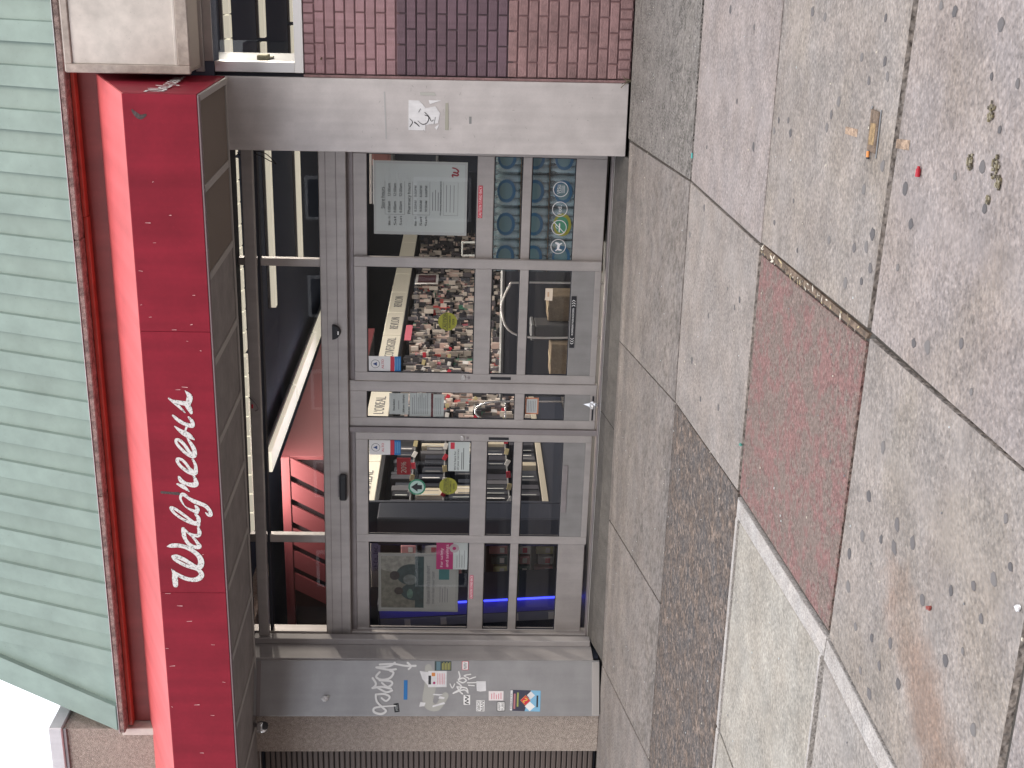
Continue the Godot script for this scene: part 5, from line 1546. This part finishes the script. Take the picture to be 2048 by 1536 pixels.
	put("printed_photo", q, pm, Vector3(-4.46, 1.709, z - 0.001))
	text("Because life's too short", -4.672, 1.463, -4.296, 1.499, f, M.ink_grey)
	text("not to feel your best", -4.671, 1.415, -4.352, 1.450, f, M.ink_grey)
	for k in 4:
		bb("print_line", Vector3(-4.66, 1.37 - k * 0.022, f - 0.0016), Vector3(-4.50 - 0.02 * (k % 2), 1.376 - k * 0.022, f - 0.001), M.ink_grey, 0.0)
	bb("printed_card", Vector3(-4.431, 1.293, f - 0.0016), Vector3(-4.327, 1.385, f - 0.001), mat(lin(0.04, 0.14, 0.14), 0.5), 0.0)
	thing("savings_notice", "magenta and white notice stuck to the glass over the poster corner", "notice", Vector3(-4.18, 1.13, -0.475), "", E)
	bb("magenta_half", Vector3(-4.307, 1.262, -0.4765), Vector3(-4.045, 1.41, -0.4745), M.magenta, 0.0)
	bb("white_half", Vector3(-4.307, 1.134, -0.4765), Vector3(-4.045, 1.2615, -0.4745), M.board, 0.0)
	text("For safety", -4.285, 1.345, -4.10, 1.375, -0.474, mat(lin(0.75, 0.6, 0.65), 0.5))
	text("and savings", -4.285, 1.295, -4.065, 1.328, -0.474, mat(lin(0.75, 0.6, 0.65), 0.5))
	put("seal", disc_mesh(0.042), mat(lin(0.42, 0.36, 0.38), 0.5), Vector3(-4.10, 1.252, -0.4732))
	put("seal_mark", disc_mesh(0.016), M.magenta, Vector3(-4.10, 1.252, -0.4722))
	for k in 4:
		bb("print_line", Vector3(-4.29, 1.225 - k * 0.022, -0.4744), Vector3(-4.17 + 0.05 * (k % 2), 1.229 - k * 0.022, -0.474), M.ink_grey, 0.0)
	# papers in the narrow centre panel
	var pz := -0.447
	thing("door_notice", "printed paper notice at the top of the narrow centre panel", "notice", Vector3(-2.73, 1.66, pz), "paper notices in the centre panel", E)
	bb("paper", Vector3(-2.835, 1.66, pz - 0.002), Vector3(-2.645, 1.822, pz - 0.001), M.board, 0.0)
	text("Door Notice", -2.80, 1.775, -2.70, 1.792, pz + 0.001, M.ink)
	text("8:00 am - 10:00 pm", -2.815, 1.69, -2.66, 1.71, pz + 0.001, M.ink)
	bb("print_line", Vector3(-2.79, 1.74, pz - 0.0009), Vector3(-2.71, 1.745, pz - 0.0004), M.ink_grey, 0.0)
	thing("door_notice", "long printed paper notice in the middle of the narrow centre panel", "notice", Vector3(-2.75, 1.47, pz), "paper notices in the centre panel", E)
	bb("paper", Vector3(-2.852, 1.472, pz - 0.002), Vector3(-2.64, 1.652, pz - 0.001), M.board, 0.0)
	for k in 9:
		bb("print_line", Vector3(-2.83, 1.625 - k * 0.016, pz - 0.0009), Vector3(-2.68 + 0.02 * (k % 3), 1.629 - k * 0.016, pz - 0.0004), M.ink_grey, 0.0)
	thing("door_notice", "short printed paper notice lowest in the narrow centre panel with a maroon edge", "notice", Vector3(-2.75, 1.36, pz), "paper notices in the centre panel", E)
	bb("paper", Vector3(-2.852, 1.363, pz - 0.002), Vector3(-2.65, 1.452, pz - 0.001), M.board, 0.0)
	bb("edge", Vector3(-2.855, 1.4525, pz - 0.003), Vector3(-2.645, 1.471, pz - 0.002), mat(lin(0.12, 0.03, 0.035), 0.6), 0.0)
	for k in 4:
		bb("print_line", Vector3(-2.83, 1.435 - k * 0.016, pz - 0.0009), Vector3(-2.68, 1.439 - k * 0.016, pz - 0.0004), M.ink_grey, 0.0)
	thing("orange_notice", "small paper notice with an orange border low in the centre panel", "notice", Vector3(-2.74, 0.56, pz), "", E)
	bb("border", Vector3(-2.812, 0.563, pz - 0.003), Vector3(-2.664, 0.676, pz - 0.002), mat(lin(0.5, 0.2, 0.11), 0.6), 0.0)
	bb("paper", Vector3(-2.80, 0.575, pz - 0.0019), Vector3(-2.676, 0.664, pz - 0.001), M.paper_grey, 0.0)
	for k in 5:
		bb("print_line", Vector3(-2.79, 0.645 - k * 0.014, pz - 0.0009), Vector3(-2.69, 0.649 - k * 0.014, pz - 0.0004), M.ink_grey, 0.0)
	thing("torn_note", "torn cream paper scrap stuck to the lower glass of the sliding door", "note", Vector3(-1.75, 0.49, -0.416), "", E)
	sheet("paper", [Vector3(-1.803, 0.487, -0.4175), Vector3(-1.70, 0.486, -0.4175), Vector3(-1.699, 0.548, -0.4175), Vector3(-1.76, 0.545, -0.4175), Vector3(-1.80, 0.55, -0.4175)], 0.001, Vector3(0, 0, -1), mat(lin(0.62, 0.52, 0.42), 0.8))
	bb("print_line", Vector3(-1.77, 0.515, -0.4172), Vector3(-1.73, 0.53, -0.4168), mat(lin(0.45, 0.3, 0.2), 0.8), 0.0)

func poster_texture() -> ImageTexture:
	# a blurred printed scene: two seated figures in dull greens before a pale wall
	var w := 256
	var h := 190
	var im := Image.create(w, h, false, Image.FORMAT_RGB8)
	var n := noise(0.03, FastNoiseLite.TYPE_SIMPLEX_SMOOTH, 4, 40)
	for y in h:
		for x in w:
			var c := Vector3(0.40, 0.40, 0.36)
			if x + y * 0.3 > 190: c = Vector3(0.50, 0.50, 0.47)
			var d1 := Vector2((x - 80) / 44.0, (y - 150) / 62.0).length()
			var d2 := Vector2((x - 165) / 52.0, (y - 135) / 68.0).length()
			if d1 < 1.0 or d2 < 1.0 or y > 150: c = Vector3(0.17, 0.24, 0.24)
			if Vector2((x - 84) / 18.0, (y - 78) / 20.0).length() < 1.0: c = Vector3(0.20, 0.18, 0.17)
			if Vector2((x - 160) / 22.0, (y - 60) / 22.0).length() < 1.0: c = Vector3(0.18, 0.17, 0.17)
			if Vector2((x - 140) / 26.0, (y - 128) / 30.0).length() < 1.0: c = Vector3(0.36, 0.39, 0.38)
			if Vector2((x - 70) / 24.0, (y - 128) / 14.0).length() < 1.0: c = Vector3(0.30, 0.40, 0.36)
			c *= 1.0 + n.get_noise_2d(x, y) * 0.22
			im.set_pixel(x, y, Color(clampf(c.x, 0, 1), clampf(c.y, 0, 1), clampf(c.z, 0, 1)))
	return ImageTexture.create_from_image(im)

# ------------------------------------------------------------------ stickers and papers on the piers
func sticker(label: String, s0: float, y0: float, s1: float, y1: float, m: Material, z := 0.0014, called := "sticker") -> Node3D:
	var t := thing(called, label, "sticker", Vector3(-(s0 + s1) * 0.5, y0, z), "", LP)
	bb("backing", Vector3(-s1, y0, z - 0.0006), Vector3(-s0, y1, z), m, 0.0)
	return t

func stickers() -> void:
	# wide pier: torn paper with pen scribbles and old tape
	thing("torn_flyer", "torn white flyer with black scribbles on the wide bare metal pier", "flyer", Vector3(-0.26, 1.42, 0.001))
	sheet("paper", [Vector3(-0.369, 1.651, 0.003), Vector3(-0.148, 1.649, 0.003), Vector3(-0.15, 1.57, 0.003), Vector3(-0.20, 1.525, 0.003), Vector3(-0.369, 1.525, 0.003)], 0.0008, Vector3(0, 0, -1), M.paper)
	sheet("paper", [Vector3(-0.33, 1.5245, 0.0032), Vector3(-0.205, 1.5245, 0.0032), Vector3(-0.19, 1.45, 0.0032), Vector3(-0.24, 1.415, 0.0032), Vector3(-0.315, 1.43, 0.0032)], 0.0008, Vector3(0, 0, -1), M.paper)
	sheet("paper", [Vector3(-0.175, 1.49, 0.0034), Vector3(-0.146, 1.50, 0.0034), Vector3(-0.146, 1.405, 0.0034)], 0.0008, Vector3(0, 0, -1), M.paper)
	sheet("paper", [Vector3(-0.345, 1.455, 0.0034), Vector3(-0.365, 1.44, 0.0034), Vector3(-0.32, 1.42, 0.0034)], 0.0008, Vector3(0, 0, -1), M.paper)
	strokes("scribble", [[-0.345, 1.64, 0.003, -0.31, 1.62, 0.003, -0.285, 1.64, 0.002], [-0.31, 1.605, 0.005, -0.325, 1.585, 0.004, -0.34, 1.57, 0.003], [-0.30, 1.58, 0.002, -0.325, 1.545, 0.003, -0.31, 1.51, 0.003, -0.27, 1.50, 0.003, -0.255, 1.53, 0.002], [-0.235, 1.53, 0.002, -0.265, 1.50, 0.003, -0.30, 1.48, 0.002, -0.29, 1.465, 0.002], [-0.21, 1.56, 0.002, -0.235, 1.575, 0.002], [-0.32, 1.46, 0.0015, -0.27, 1.45, 0.0015]], 0.0036, M.ink)
	thing("tape_piece", "grey strip of old tape above the torn flyer", "tape", Vector3(-0.10, 1.49, 0.001), "old tape on the wide pier")
	sheet("tape", [Vector3(-0.112, 1.56, 0.0025), Vector3(-0.09, 1.565, 0.0025), Vector3(-0.09, 1.455, 0.0025), Vector3(-0.112, 1.445, 0.0025)], 0.0008, Vector3(0, 0, -1), M.residue)
	thing("tape_piece", "long grey-brown strip of old tape under the torn flyer", "tape", Vector3(-0.26, 1.36, 0.001), "old tape on the wide pier")
	sheet("tape", [Vector3(-0.365, 1.378, 0.0025), Vector3(-0.165, 1.375, 0.0025), Vector3(-0.165, 1.354, 0.0025), Vector3(-0.365, 1.350, 0.0025)], 0.0008, Vector3(0, 0, -1), mat(lin(0.33, 0.32, 0.27), 0.5))
	thing("tape_piece", "tiny dark grey square of tape low on the wide pier", "tape", Vector3(-0.285, 1.17, 0.001), "old tape on the wide pier")
	bb("tape", Vector3(-0.315, 1.18, 0.001), Vector3(-0.262, 1.198, 0.0025), mat(lin(0.22, 0.22, 0.22), 0.6), 0.0)
	thing("tape_piece", "long faint tape trace across the wide pier above the flyer", "tape", Vector3(-0.26, 1.82, 0.001), "old tape on the wide pier")
	sheet("tape", [Vector3(-0.44, 1.822, 0.0022), Vector3(-0.09, 1.832, 0.0022), Vector3(-0.09, 1.822, 0.0022), Vector3(-0.44, 1.812, 0.0022)], 0.0006, Vector3(0, 0, -1), mat(lin(0.42, 0.41, 0.41), 0.6))
	thing("scuff_marks", "short dark scuffs scattered over the wide bare metal pier", "scuffs", Vector3(-0.27, 1.2, 0.001)).set_meta("kind", "stuff")
	var sc := []
	for i in 46:
		var x := rng.randf_range(-0.50, -0.03)
		var y := rng.randf_range(0.05, 2.0)
		var a := rng.randf() * TAU
		var l := rng.randf_range(0.004, 0.028)
		sc.append([x, y, rng.randf_range(0.0006, 0.002), x + cos(a) * l, y + sin(a) * l * 0.6, 0.0006])
	strokes("scuff", sc, 0.0012, mat(lin(0.28, 0.27, 0.26), 0.7))
	# stickered pier
	sticker("short strip of bright blue tape on the graffiti pier", 0.169, 1.678, 0.335, 1.710, M.blue)
	var t := sticker("small tilted black sticker with white letters under the big graffiti tag", 0.362, 1.748, 0.438, 1.792, M.black)
	t.rotation.z += 0.15
	text("HEK", -0.425, 1.758, -0.375, 1.782, 0.0018, M.paper_grey)
	sticker("dark green sticker with yellow lines at the inner edge of the pier", 0.006, 1.30, 0.088, 1.445, mat(lin(0.05, 0.07, 0.07), 0.5))
	for k in 6:
		bb("print_line", Vector3(-0.08, 1.31 + k * 0.013, 0.0015), Vector3(-0.014 - 0.01 * (k % 2), 1.317 + k * 0.013, 0.002), mat(lin(0.36, 0.34, 0.10), 0.5), 0.0)
	bb("print_block", Vector3(-0.084, 1.395, 0.0015), Vector3(-0.010, 1.43, 0.002), mat(lin(0.12, 0.2, 0.24), 0.5), 0.0)
	t = sticker("torn white sticker with black and orange print beside the dark green one", 0.09, 1.34, 0.228, 1.50, M.paper)
	bb("print_block", Vector3(-0.205, 1.475, 0.0015), Vector3(-0.13, 1.498, 0.002), M.ink, 0.0)
	bb("print_block", Vector3(-0.135, 1.44, 0.0015), Vector3(-0.105, 1.47, 0.002), M.orange, 0.0)
	put("print_dot", disc_mesh(0.011), M.magenta, Vector3(-0.192, 1.448, 0.0024))
	for k in 5:
		bb("print_line", Vector3(-0.205, 1.36 + k * 0.014, 0.0015), Vector3(-0.11, 1.364 + k * 0.014, 0.002), M.pink, 0.0)
	sheet("torn_tongue", [Vector3(-0.10, 1.5005, 0.0014), Vector3(-0.215, 1.5005, 0.0014), Vector3(-0.16, 1.55, 0.0014), Vector3(-0.09, 1.575, 0.0014)], 0.0006, Vector3(0, 0, -1), M.paper)
	t = thing("paper_shred", "white paper shreds left on the grey glue patch", "paper shreds", Vector3(-0.35, 1.36, 0.001), "", LP)
	sheet("shred", [Vector3(-0.40, 1.46, 0.0026), Vector3(-0.385, 1.46, 0.0026), Vector3(-0.355, 1.36, 0.0026), Vector3(-0.37, 1.35, 0.0026)], 0.0006, Vector3(0, 0, -1), M.paper)
	sheet("shred", [Vector3(-0.325, 1.41, 0.0026), Vector3(-0.305, 1.40, 0.0026), Vector3(-0.315, 1.355, 0.0026), Vector3(-0.33, 1.36, 0.0026)], 0.0006, Vector3(0, 0, -1), M.paper)
	sheet("shred", [Vector3(-0.295, 1.46, 0.0026), Vector3(-0.285, 1.45, 0.0026), Vector3(-0.29, 1.37, 0.0026), Vector3(-0.30, 1.40, 0.0026)], 0.0006, Vector3(0, 0, -1), M.paper)
	sheet("shred", [Vector3(-0.394, 1.575, 0.0026), Vector3(-0.355, 1.565, 0.0026), Vector3(-0.36, 1.52, 0.0026), Vector3(-0.39, 1.53, 0.0026)], 0.0006, Vector3(0, 0, -1), M.paper)
	t = sticker("small white sticker with a red border and black letters", 0.006, 1.152, 0.082, 1.209, M.red)
	bb("field", Vector3(-0.078, 1.157, 0.0014), Vector3(-0.010, 1.204, 0.0019), M.white, 0.0)
	text("NWV", -0.072, 1.165, -0.016, 1.196, 0.0023, M.ink)
	t = thing("sticker", "blank white sticker with one rounded corner on the graffiti pier", "sticker", Vector3(-0.22, 1.0, 0.001), "", LP)
	sheet("backing", [Vector3(-0.26, 1.078, 0.0018), Vector3(-0.178, 1.083, 0.0018), Vector3(-0.177, 1.0, 0.0018), Vector3(-0.26, 0.998, 0.0018), Vector3(-0.266, 1.05, 0.0018)], 0.0006, Vector3(0, 0, -1), M.paper)
	t = sticker("crumpled white sticker with smeared pink print", 0.262, 0.846, 0.342, 0.975, mat(lin(0.72, 0.66, 0.67), 0.7))
	for k in 5:
		bb("print_line", Vector3(-0.33, 0.865 + k * 0.02, 0.0015), Vector3(-0.275 - 0.008 * (k % 3), 0.871 + k * 0.02, 0.002), M.pink, 0.0)
	t = sticker("small white sticker with a looping black tag", 0.296, 1.135, 0.378, 1.192, M.white)
	strokes("print", [[-0.37, 1.15, 0.004, -0.36, 1.18, 0.004, -0.345, 1.15, 0.004, -0.33, 1.178, 0.004, -0.315, 1.15, 0.004, -0.303, 1.175, 0.004]], 0.002, M.ink)
	t = sticker("black and white block letter sticker near the outer edge of the pier", 0.34, 1.01, 0.433, 1.08, M.white)
	text("SMOE", -0.428, 1.048, -0.345, 1.075, 0.0018, M.ink)
	text("MAN", -0.428, 1.015, -0.345, 1.042, 0.0018, M.ink)
	t = sticker("black bordered block letter sticker above the colourful poster sticker", 0.352, 0.832, 0.433, 0.903, M.ink)
	bb("field", Vector3(-0.428, 0.837, 0.0014), Vector3(-0.357, 0.898, 0.0019), M.white, 0.0)
	text("VANT", -0.424, 0.872, -0.362, 0.893, 0.0023, M.ink)
	text("FURI", -0.424, 0.842, -0.362, 0.863, 0.0023, M.ink)
	t = sticker("large colourful poster sticker with a red diamond low on the pier", 0.258, 0.525, 0.437, 0.79, mat(lin(0.045, 0.045, 0.075), 0.5))
	t.rotation.z -= 0.03
	bb("blue_field", Vector3(-0.437, 0.525, 0.0014), Vector3(-0.258, 0.61, 0.0019), M.skyblue, 0.0)
	sheet("blue_wedge", [Vector3(-0.258, 0.61, 0.0019), Vector3(-0.437, 0.61, 0.0019), Vector3(-0.437, 0.66, 0.0019)], 0.0005, Vector3(0, 0, -1), M.skyblue)
	sheet("diamond", [Vector3(-0.345, 0.70, 0.0026), Vector3(-0.300, 0.655, 0.0026), Vector3(-0.345, 0.61, 0.0026), Vector3(-0.390, 0.655, 0.0026)], 0.0005, Vector3(0, 0, -1), M.orange)
	sheet("diamond", [Vector3(-0.345, 0.695, 0.0032), Vector3(-0.306, 0.655, 0.0032), Vector3(-0.345, 0.616, 0.0032), Vector3(-0.384, 0.655, 0.0032)], 0.0005, Vector3(0, 0, -1), M.red)
	strokes("mark", [[-0.362, 0.665, 0.004, -0.35, 0.675, 0.004, -0.345, 0.65, 0.004, -0.335, 0.64, 0.004, -0.325, 0.66, 0.004]], 0.0036, mat(lin(0.7, 0.45, 0.08), 0.5))
	sheet("diamond", [Vector3(-0.30, 0.645, 0.0026), Vector3(-0.266, 0.61, 0.0026), Vector3(-0.30, 0.575, 0.0026), Vector3(-0.334, 0.61, 0.0026)], 0.0005, Vector3(0, 0, -1), M.paper)
	sheet("diamond", [Vector3(-0.395, 0.66, 0.0026), Vector3(-0.355, 0.615, 0.0026), Vector3(-0.395, 0.57, 0.0026), Vector3(-0.435, 0.615, 0.0026)], 0.0005, Vector3(0, 0, -1), M.white)
	bb("print_bar", Vector3(-0.40, 0.715, 0.0014), Vector3(-0.28, 0.73, 0.0019), mat(lin(0.3, 0.32, 0.1), 0.5), 0.0)
	bb("print_bar", Vector3(-0.42, 0.742, 0.0014), Vector3(-0.29, 0.758, 0.0019), mat(lin(0.4, 0.16, 0.18), 0.5), 0.0)
	bb("print_bar", Vector3(-0.435, 0.768, 0.0014), Vector3(-0.262, 0.788, 0.0019), M.paper, 0.0)
	text("OBJECTS", -0.42, 0.772, -0.29, 0.784, 0.0024, M.ink)
	bb("print_pill", Vector3(-0.40, 0.545, 0.002), Vector3(-0.30, 0.56, 0.0024), M.ink, 0.0)
	# wad stuck high on the pier
	t = thing("paper_wad", "crumpled white wad stuck high on the graffiti pier", "wad", Vector3(-0.321, 2.387, 0.02), "", LP)
	put("wad", crumple_mesh(0.03, 5), M.paper, Vector3(-0.321, 2.387, 0.022))
	put("wad_tail", tube_mesh(PackedVector3Array([Vector3(0, 0, 0), Vector3(0.012, -0.02, -0.012)]), 0.012, 6), M.residue, Vector3(-0.315, 2.375, 0.016))

func crumple_mesh(r: float, sd: int) -> ArrayMesh:
	var g := RandomNumberGenerator.new()
	g.seed = sd
	var st := SurfaceTool.new()
	st.begin(Mesh.PRIMITIVE_TRIANGLES)
	st.set_smooth_group(-1)
	var rows := []
	for i in 6:
		var ring := []
		for k in 8:
			var a := PI * i / 5.0
			var b := TAU * k / 8.0
			var rr := r * g.randf_range(0.6, 1.25)
			if i == 0 or i == 5: rr = r
			ring.append(Vector3(sin(a) * cos(b), cos(a), sin(a) * sin(b)) * rr)
		rows.append(ring)
	for i in 5:
		for k in 8:
			var j := (k + 1) % 8
			face(st, [rows[i][k], rows[i][j], rows[i + 1][j]], Vector3.ZERO)
			face(st, [rows[i][k], rows[i + 1][j], rows[i + 1][k]], Vector3.ZERO)
	st.generate_normals()
	return st.commit()

# ------------------------------------------------------------------ small things on the ground
func litter() -> void:
	thing("foil_scrap", "crumpled clear plastic scrap caught at the foot of the centre panel", "litter", Vector3(-2.69, 0.10, -0.36), "", E)
	var fm := mat(lin(0.62, 0.62, 0.64), 0.2, 0.5)
	put("crumple", crumple_mesh(0.035, 11), fm, Vector3(-2.69, 0.105, -0.365))
	sheet("flap", [Vector3(-2.715, 0.11, -0.355), Vector3(-2.665, 0.11, -0.355), Vector3(-2.69, 0.19, -0.385)], 0.001, Vector3(0, 0, -1), fm)
	# utility plate with orange survey paint
	thing("utility_plate", "rusty little utility plate set in the sidewalk with orange paint", "utility plate", Vector3(0.51, 0.003, 5.88))
	bb("plate", Vector3(0.452, 0.0035, 5.82), Vector3(0.575, 0.009, 5.90), M.rust, 0.003)
	bb("rim", Vector3(0.44, 0.003, 5.812), Vector3(0.583, 0.006, 5.82), M.shelf_grey, 0.001)
	bb("rim", Vector3(0.44, 0.003, 5.90), Vector3(0.583, 0.006, 5.908), M.shelf_grey, 0.001)
	sheet("orange_paint", [Vector3(0.47, 0.0098, 5.83), Vector3(0.535, 0.0098, 5.835), Vector3(0.54, 0.0098, 5.885), Vector3(0.475, 0.0098, 5.88)], 0.0005, Vector3.DOWN, mat(lin(0.33, 0.23, 0.12), 0.9, 0, T.dirty, 3.0))
	var pt := mat(lin(0.42, 0.31, 0.23), 0.95, 0, T.dirty, 2.0)
	sheet("orange_paint", [Vector3(0.462, 0.0032, 5.56), Vector3(0.485, 0.0032, 5.56), Vector3(0.495, 0.0032, 5.69), Vector3(0.47, 0.0032, 5.69)], 0.0005, Vector3.DOWN, pt)
	thing("paint_dash", "faded orange survey dash on the sidewalk past the utility plate", "paint mark", Vector3(0.5, 0.0, 6.1))
	sheet("dash", [Vector3(0.496, 0.0015, 6.06), Vector3(0.522, 0.0015, 6.06), Vector3(0.535, 0.0015, 6.17), Vector3(0.507, 0.0015, 6.17)], 0.0008, Vector3.DOWN, pt)
	thing("orange_litter", "small orange cap lying by the utility plate", "litter", Vector3(0.46, 0.004, 5.84))
	put("cap", tube_mesh(PackedVector3Array([Vector3(0, 0, 0), Vector3(-0.018, 0.001, 0.003)]), 0.005), M.orange, Vector3(0.452, 0.011, 5.845))
	put("tip", tube_mesh(PackedVector3Array([Vector3(0, 0, 0), Vector3(-0.006, 0, 0.001)]), 0.0055), M.ink, Vector3(0.434, 0.011, 5.848))
	thing("red_litter", "glossy red plastic cap lying on the sidewalk", "litter", Vector3(0.465, 0.0, 6.285))
	put("cap", tube_mesh(PackedVector3Array([Vector3(0.011, 0, 0), Vector3(-0.010, 0, -0.001)]), 0.007), mat(lin(0.36, 0.012, 0.025), 0.3), Vector3(0.465, 0.008, 6.285))
	put("neck", tube_mesh(PackedVector3Array([Vector3(0.011, 0, 0), Vector3(0.018, 0, 0)]), 0.0045), mat(lin(0.35, 0.01, 0.02), 0.3), Vector3(0.465, 0.008, 6.285))
	thing("plastic_piece", "tiny turquoise plastic piece in the joint by the pitted slab", "litter", Vector3(-0.063, 0.0, 2.82))
	put("piece", tube_mesh(PackedVector3Array([Vector3(0.014, 0, 0), Vector3(-0.014, 0, 0.002)]), 0.005), M.teal, Vector3(-0.063, 0.008, 2.826))
	thing("teal_dot", "tiny teal glass chip in the joint beside the red slab", "litter", Vector3(-1.0, 0.0, 4.52))
	put("chip", crumple_mesh(0.008, 3), mat(lin(0.05, 0.25, 0.2), 0.3), Vector3(-1.05, 0.006, 4.515))
	thing("red_chip", "dark red chip lying on the rust stained slab", "litter", Vector3(-0.588, 0.001, 6.77))
	put("chip", crumple_mesh(0.008, 9), mat(lin(0.22, 0.04, 0.03), 0.4), Vector3(-0.588, 0.006, 6.773))
	thing("white_wad", "small white wad of paper on the rust stained slab", "litter", Vector3(-0.322, 0.001, 7.2))
	put("wad", crumple_mesh(0.008, 15), M.paper, Vector3(-0.322, 0.006, 7.245))
	# dried droppings / moss clumps
	var spots := [[0.685, 6.701, 0.020], [0.551, 6.62, 0.018], [0.565, 6.771, 0.022], [0.536, 6.802, 0.012], [0.486, 6.756, 0.008]]
	for s in spots:
		thing("dry_clump", {0.020: "dry yellow brown clump lying apart from the other clumps", 0.018: "pale dry clump beside a gum spot near the big clump", 0.022: "largest dark dry clump of plant matter on the sidewalk", 0.012: "medium dry clump touching the largest clump", 0.008: "smallest dry crumb clump on the sidewalk"}[s[2]], "clump", Vector3(s[0], 0.0, s[1]), "dry clumps on the sidewalk")
		for k in 3:
			var st := SurfaceTool.new()
			st.begin(Mesh.PRIMITIVE_TRIANGLES)
			st.set_smooth_group(-1)
			for j in 14:
				var a := rng.randf() * TAU
				var r: float = s[2] * sqrt(rng.randf())
				add_box(st, Vector3(cos(a) * r * 1.2, rng.randf_range(0.001, 0.006), sin(a) * r * 0.9), Vector3(rng.randf_range(0.003, 0.009), rng.randf_range(0.002, 0.005), rng.randf_range(0.003, 0.008)))
			st.generate_normals()
			put("crumbs", st.commit(), M.moss[k], org)
	# weed at the foot of the pier
	thing("weed", "dry tuft of weed at the foot of the bricks beside the wide pier", "plant", Vector3(0.02, 0.0, -0.01))
	for k in 9:
		var a := rng.randf_range(-0.9, 0.9)
		var h := rng.randf_range(0.03, 0.075)
		put("blade", tube_mesh(smooth(PackedVector3Array([Vector3(rng.randf_range(-0.015, 0.015), 0, 0.012), Vector3(sin(a) * h * 0.4, h * 0.6, 0.02), Vector3(sin(a) * h * 0.9, h, 0.03)]), 2), 0.0025, 4), M.moss[k % 3], org)
	# leaf litter in the wide joint
	thing("leaf_litter", "dry leaf bits caught in the wide joint beside the red slab", "leaves", Vector3(-0.11, 0.0, 5.2)).set_meta("kind", "stuff")
	for k in 3:
		var st := SurfaceTool.new()
		st.begin(Mesh.PRIMITIVE_TRIANGLES)
		st.set_smooth_group(-1)
		for j in 26:
			var t := rng.randf()
			t = t * t * 0.3 + t * 0.7
			var p := Vector3(lerpf(-0.163, -0.087, t) + rng.randf_range(-0.014, 0.014), rng.randf_range(0.0, 0.004), lerpf(4.53, 6.0, t))
			var a := rng.randf() * TAU
			var l := rng.randf_range(0.005, 0.016)
			var d := Vector3(cos(a), rng.randf_range(-0.2, 0.3), sin(a)) * l
			var w := Vector3(-sin(a), 0.1, cos(a)) * l * 0.35
			face(st, [p - d, p + w, p + d, p - w], p - Vector3.UP)
		st.generate_normals()
		put("leaf_bits", st.commit(), M.leaf[k], Vector3.ZERO)
	# fine grit and paper crumbs strewn over the paving
	thing("grit", "tiny pale and dark crumbs of grit strewn over the sidewalk", "grit", Vector3(0, 0.0, 4)).set_meta("kind", "stuff")
	for k in 3:
		var st := SurfaceTool.new()
		st.begin(Mesh.PRIMITIVE_TRIANGLES)
		st.set_smooth_group(-1)
		for j in 90:
			var z := rng.randf_range(0.2, 7.4)
			var x := rng.randf_range(-4.5, 1.2)
			add_box(st, Vector3(x, 0.003, z - 4.0), Vector3(rng.randf_range(0.003, 0.008), 0.003, rng.randf_range(0.003, 0.006)))
		st.generate_normals()
		put("crumbs", st.commit(), [M.paper_grey, M.ink_grey, M.leaf[1]][k], org)
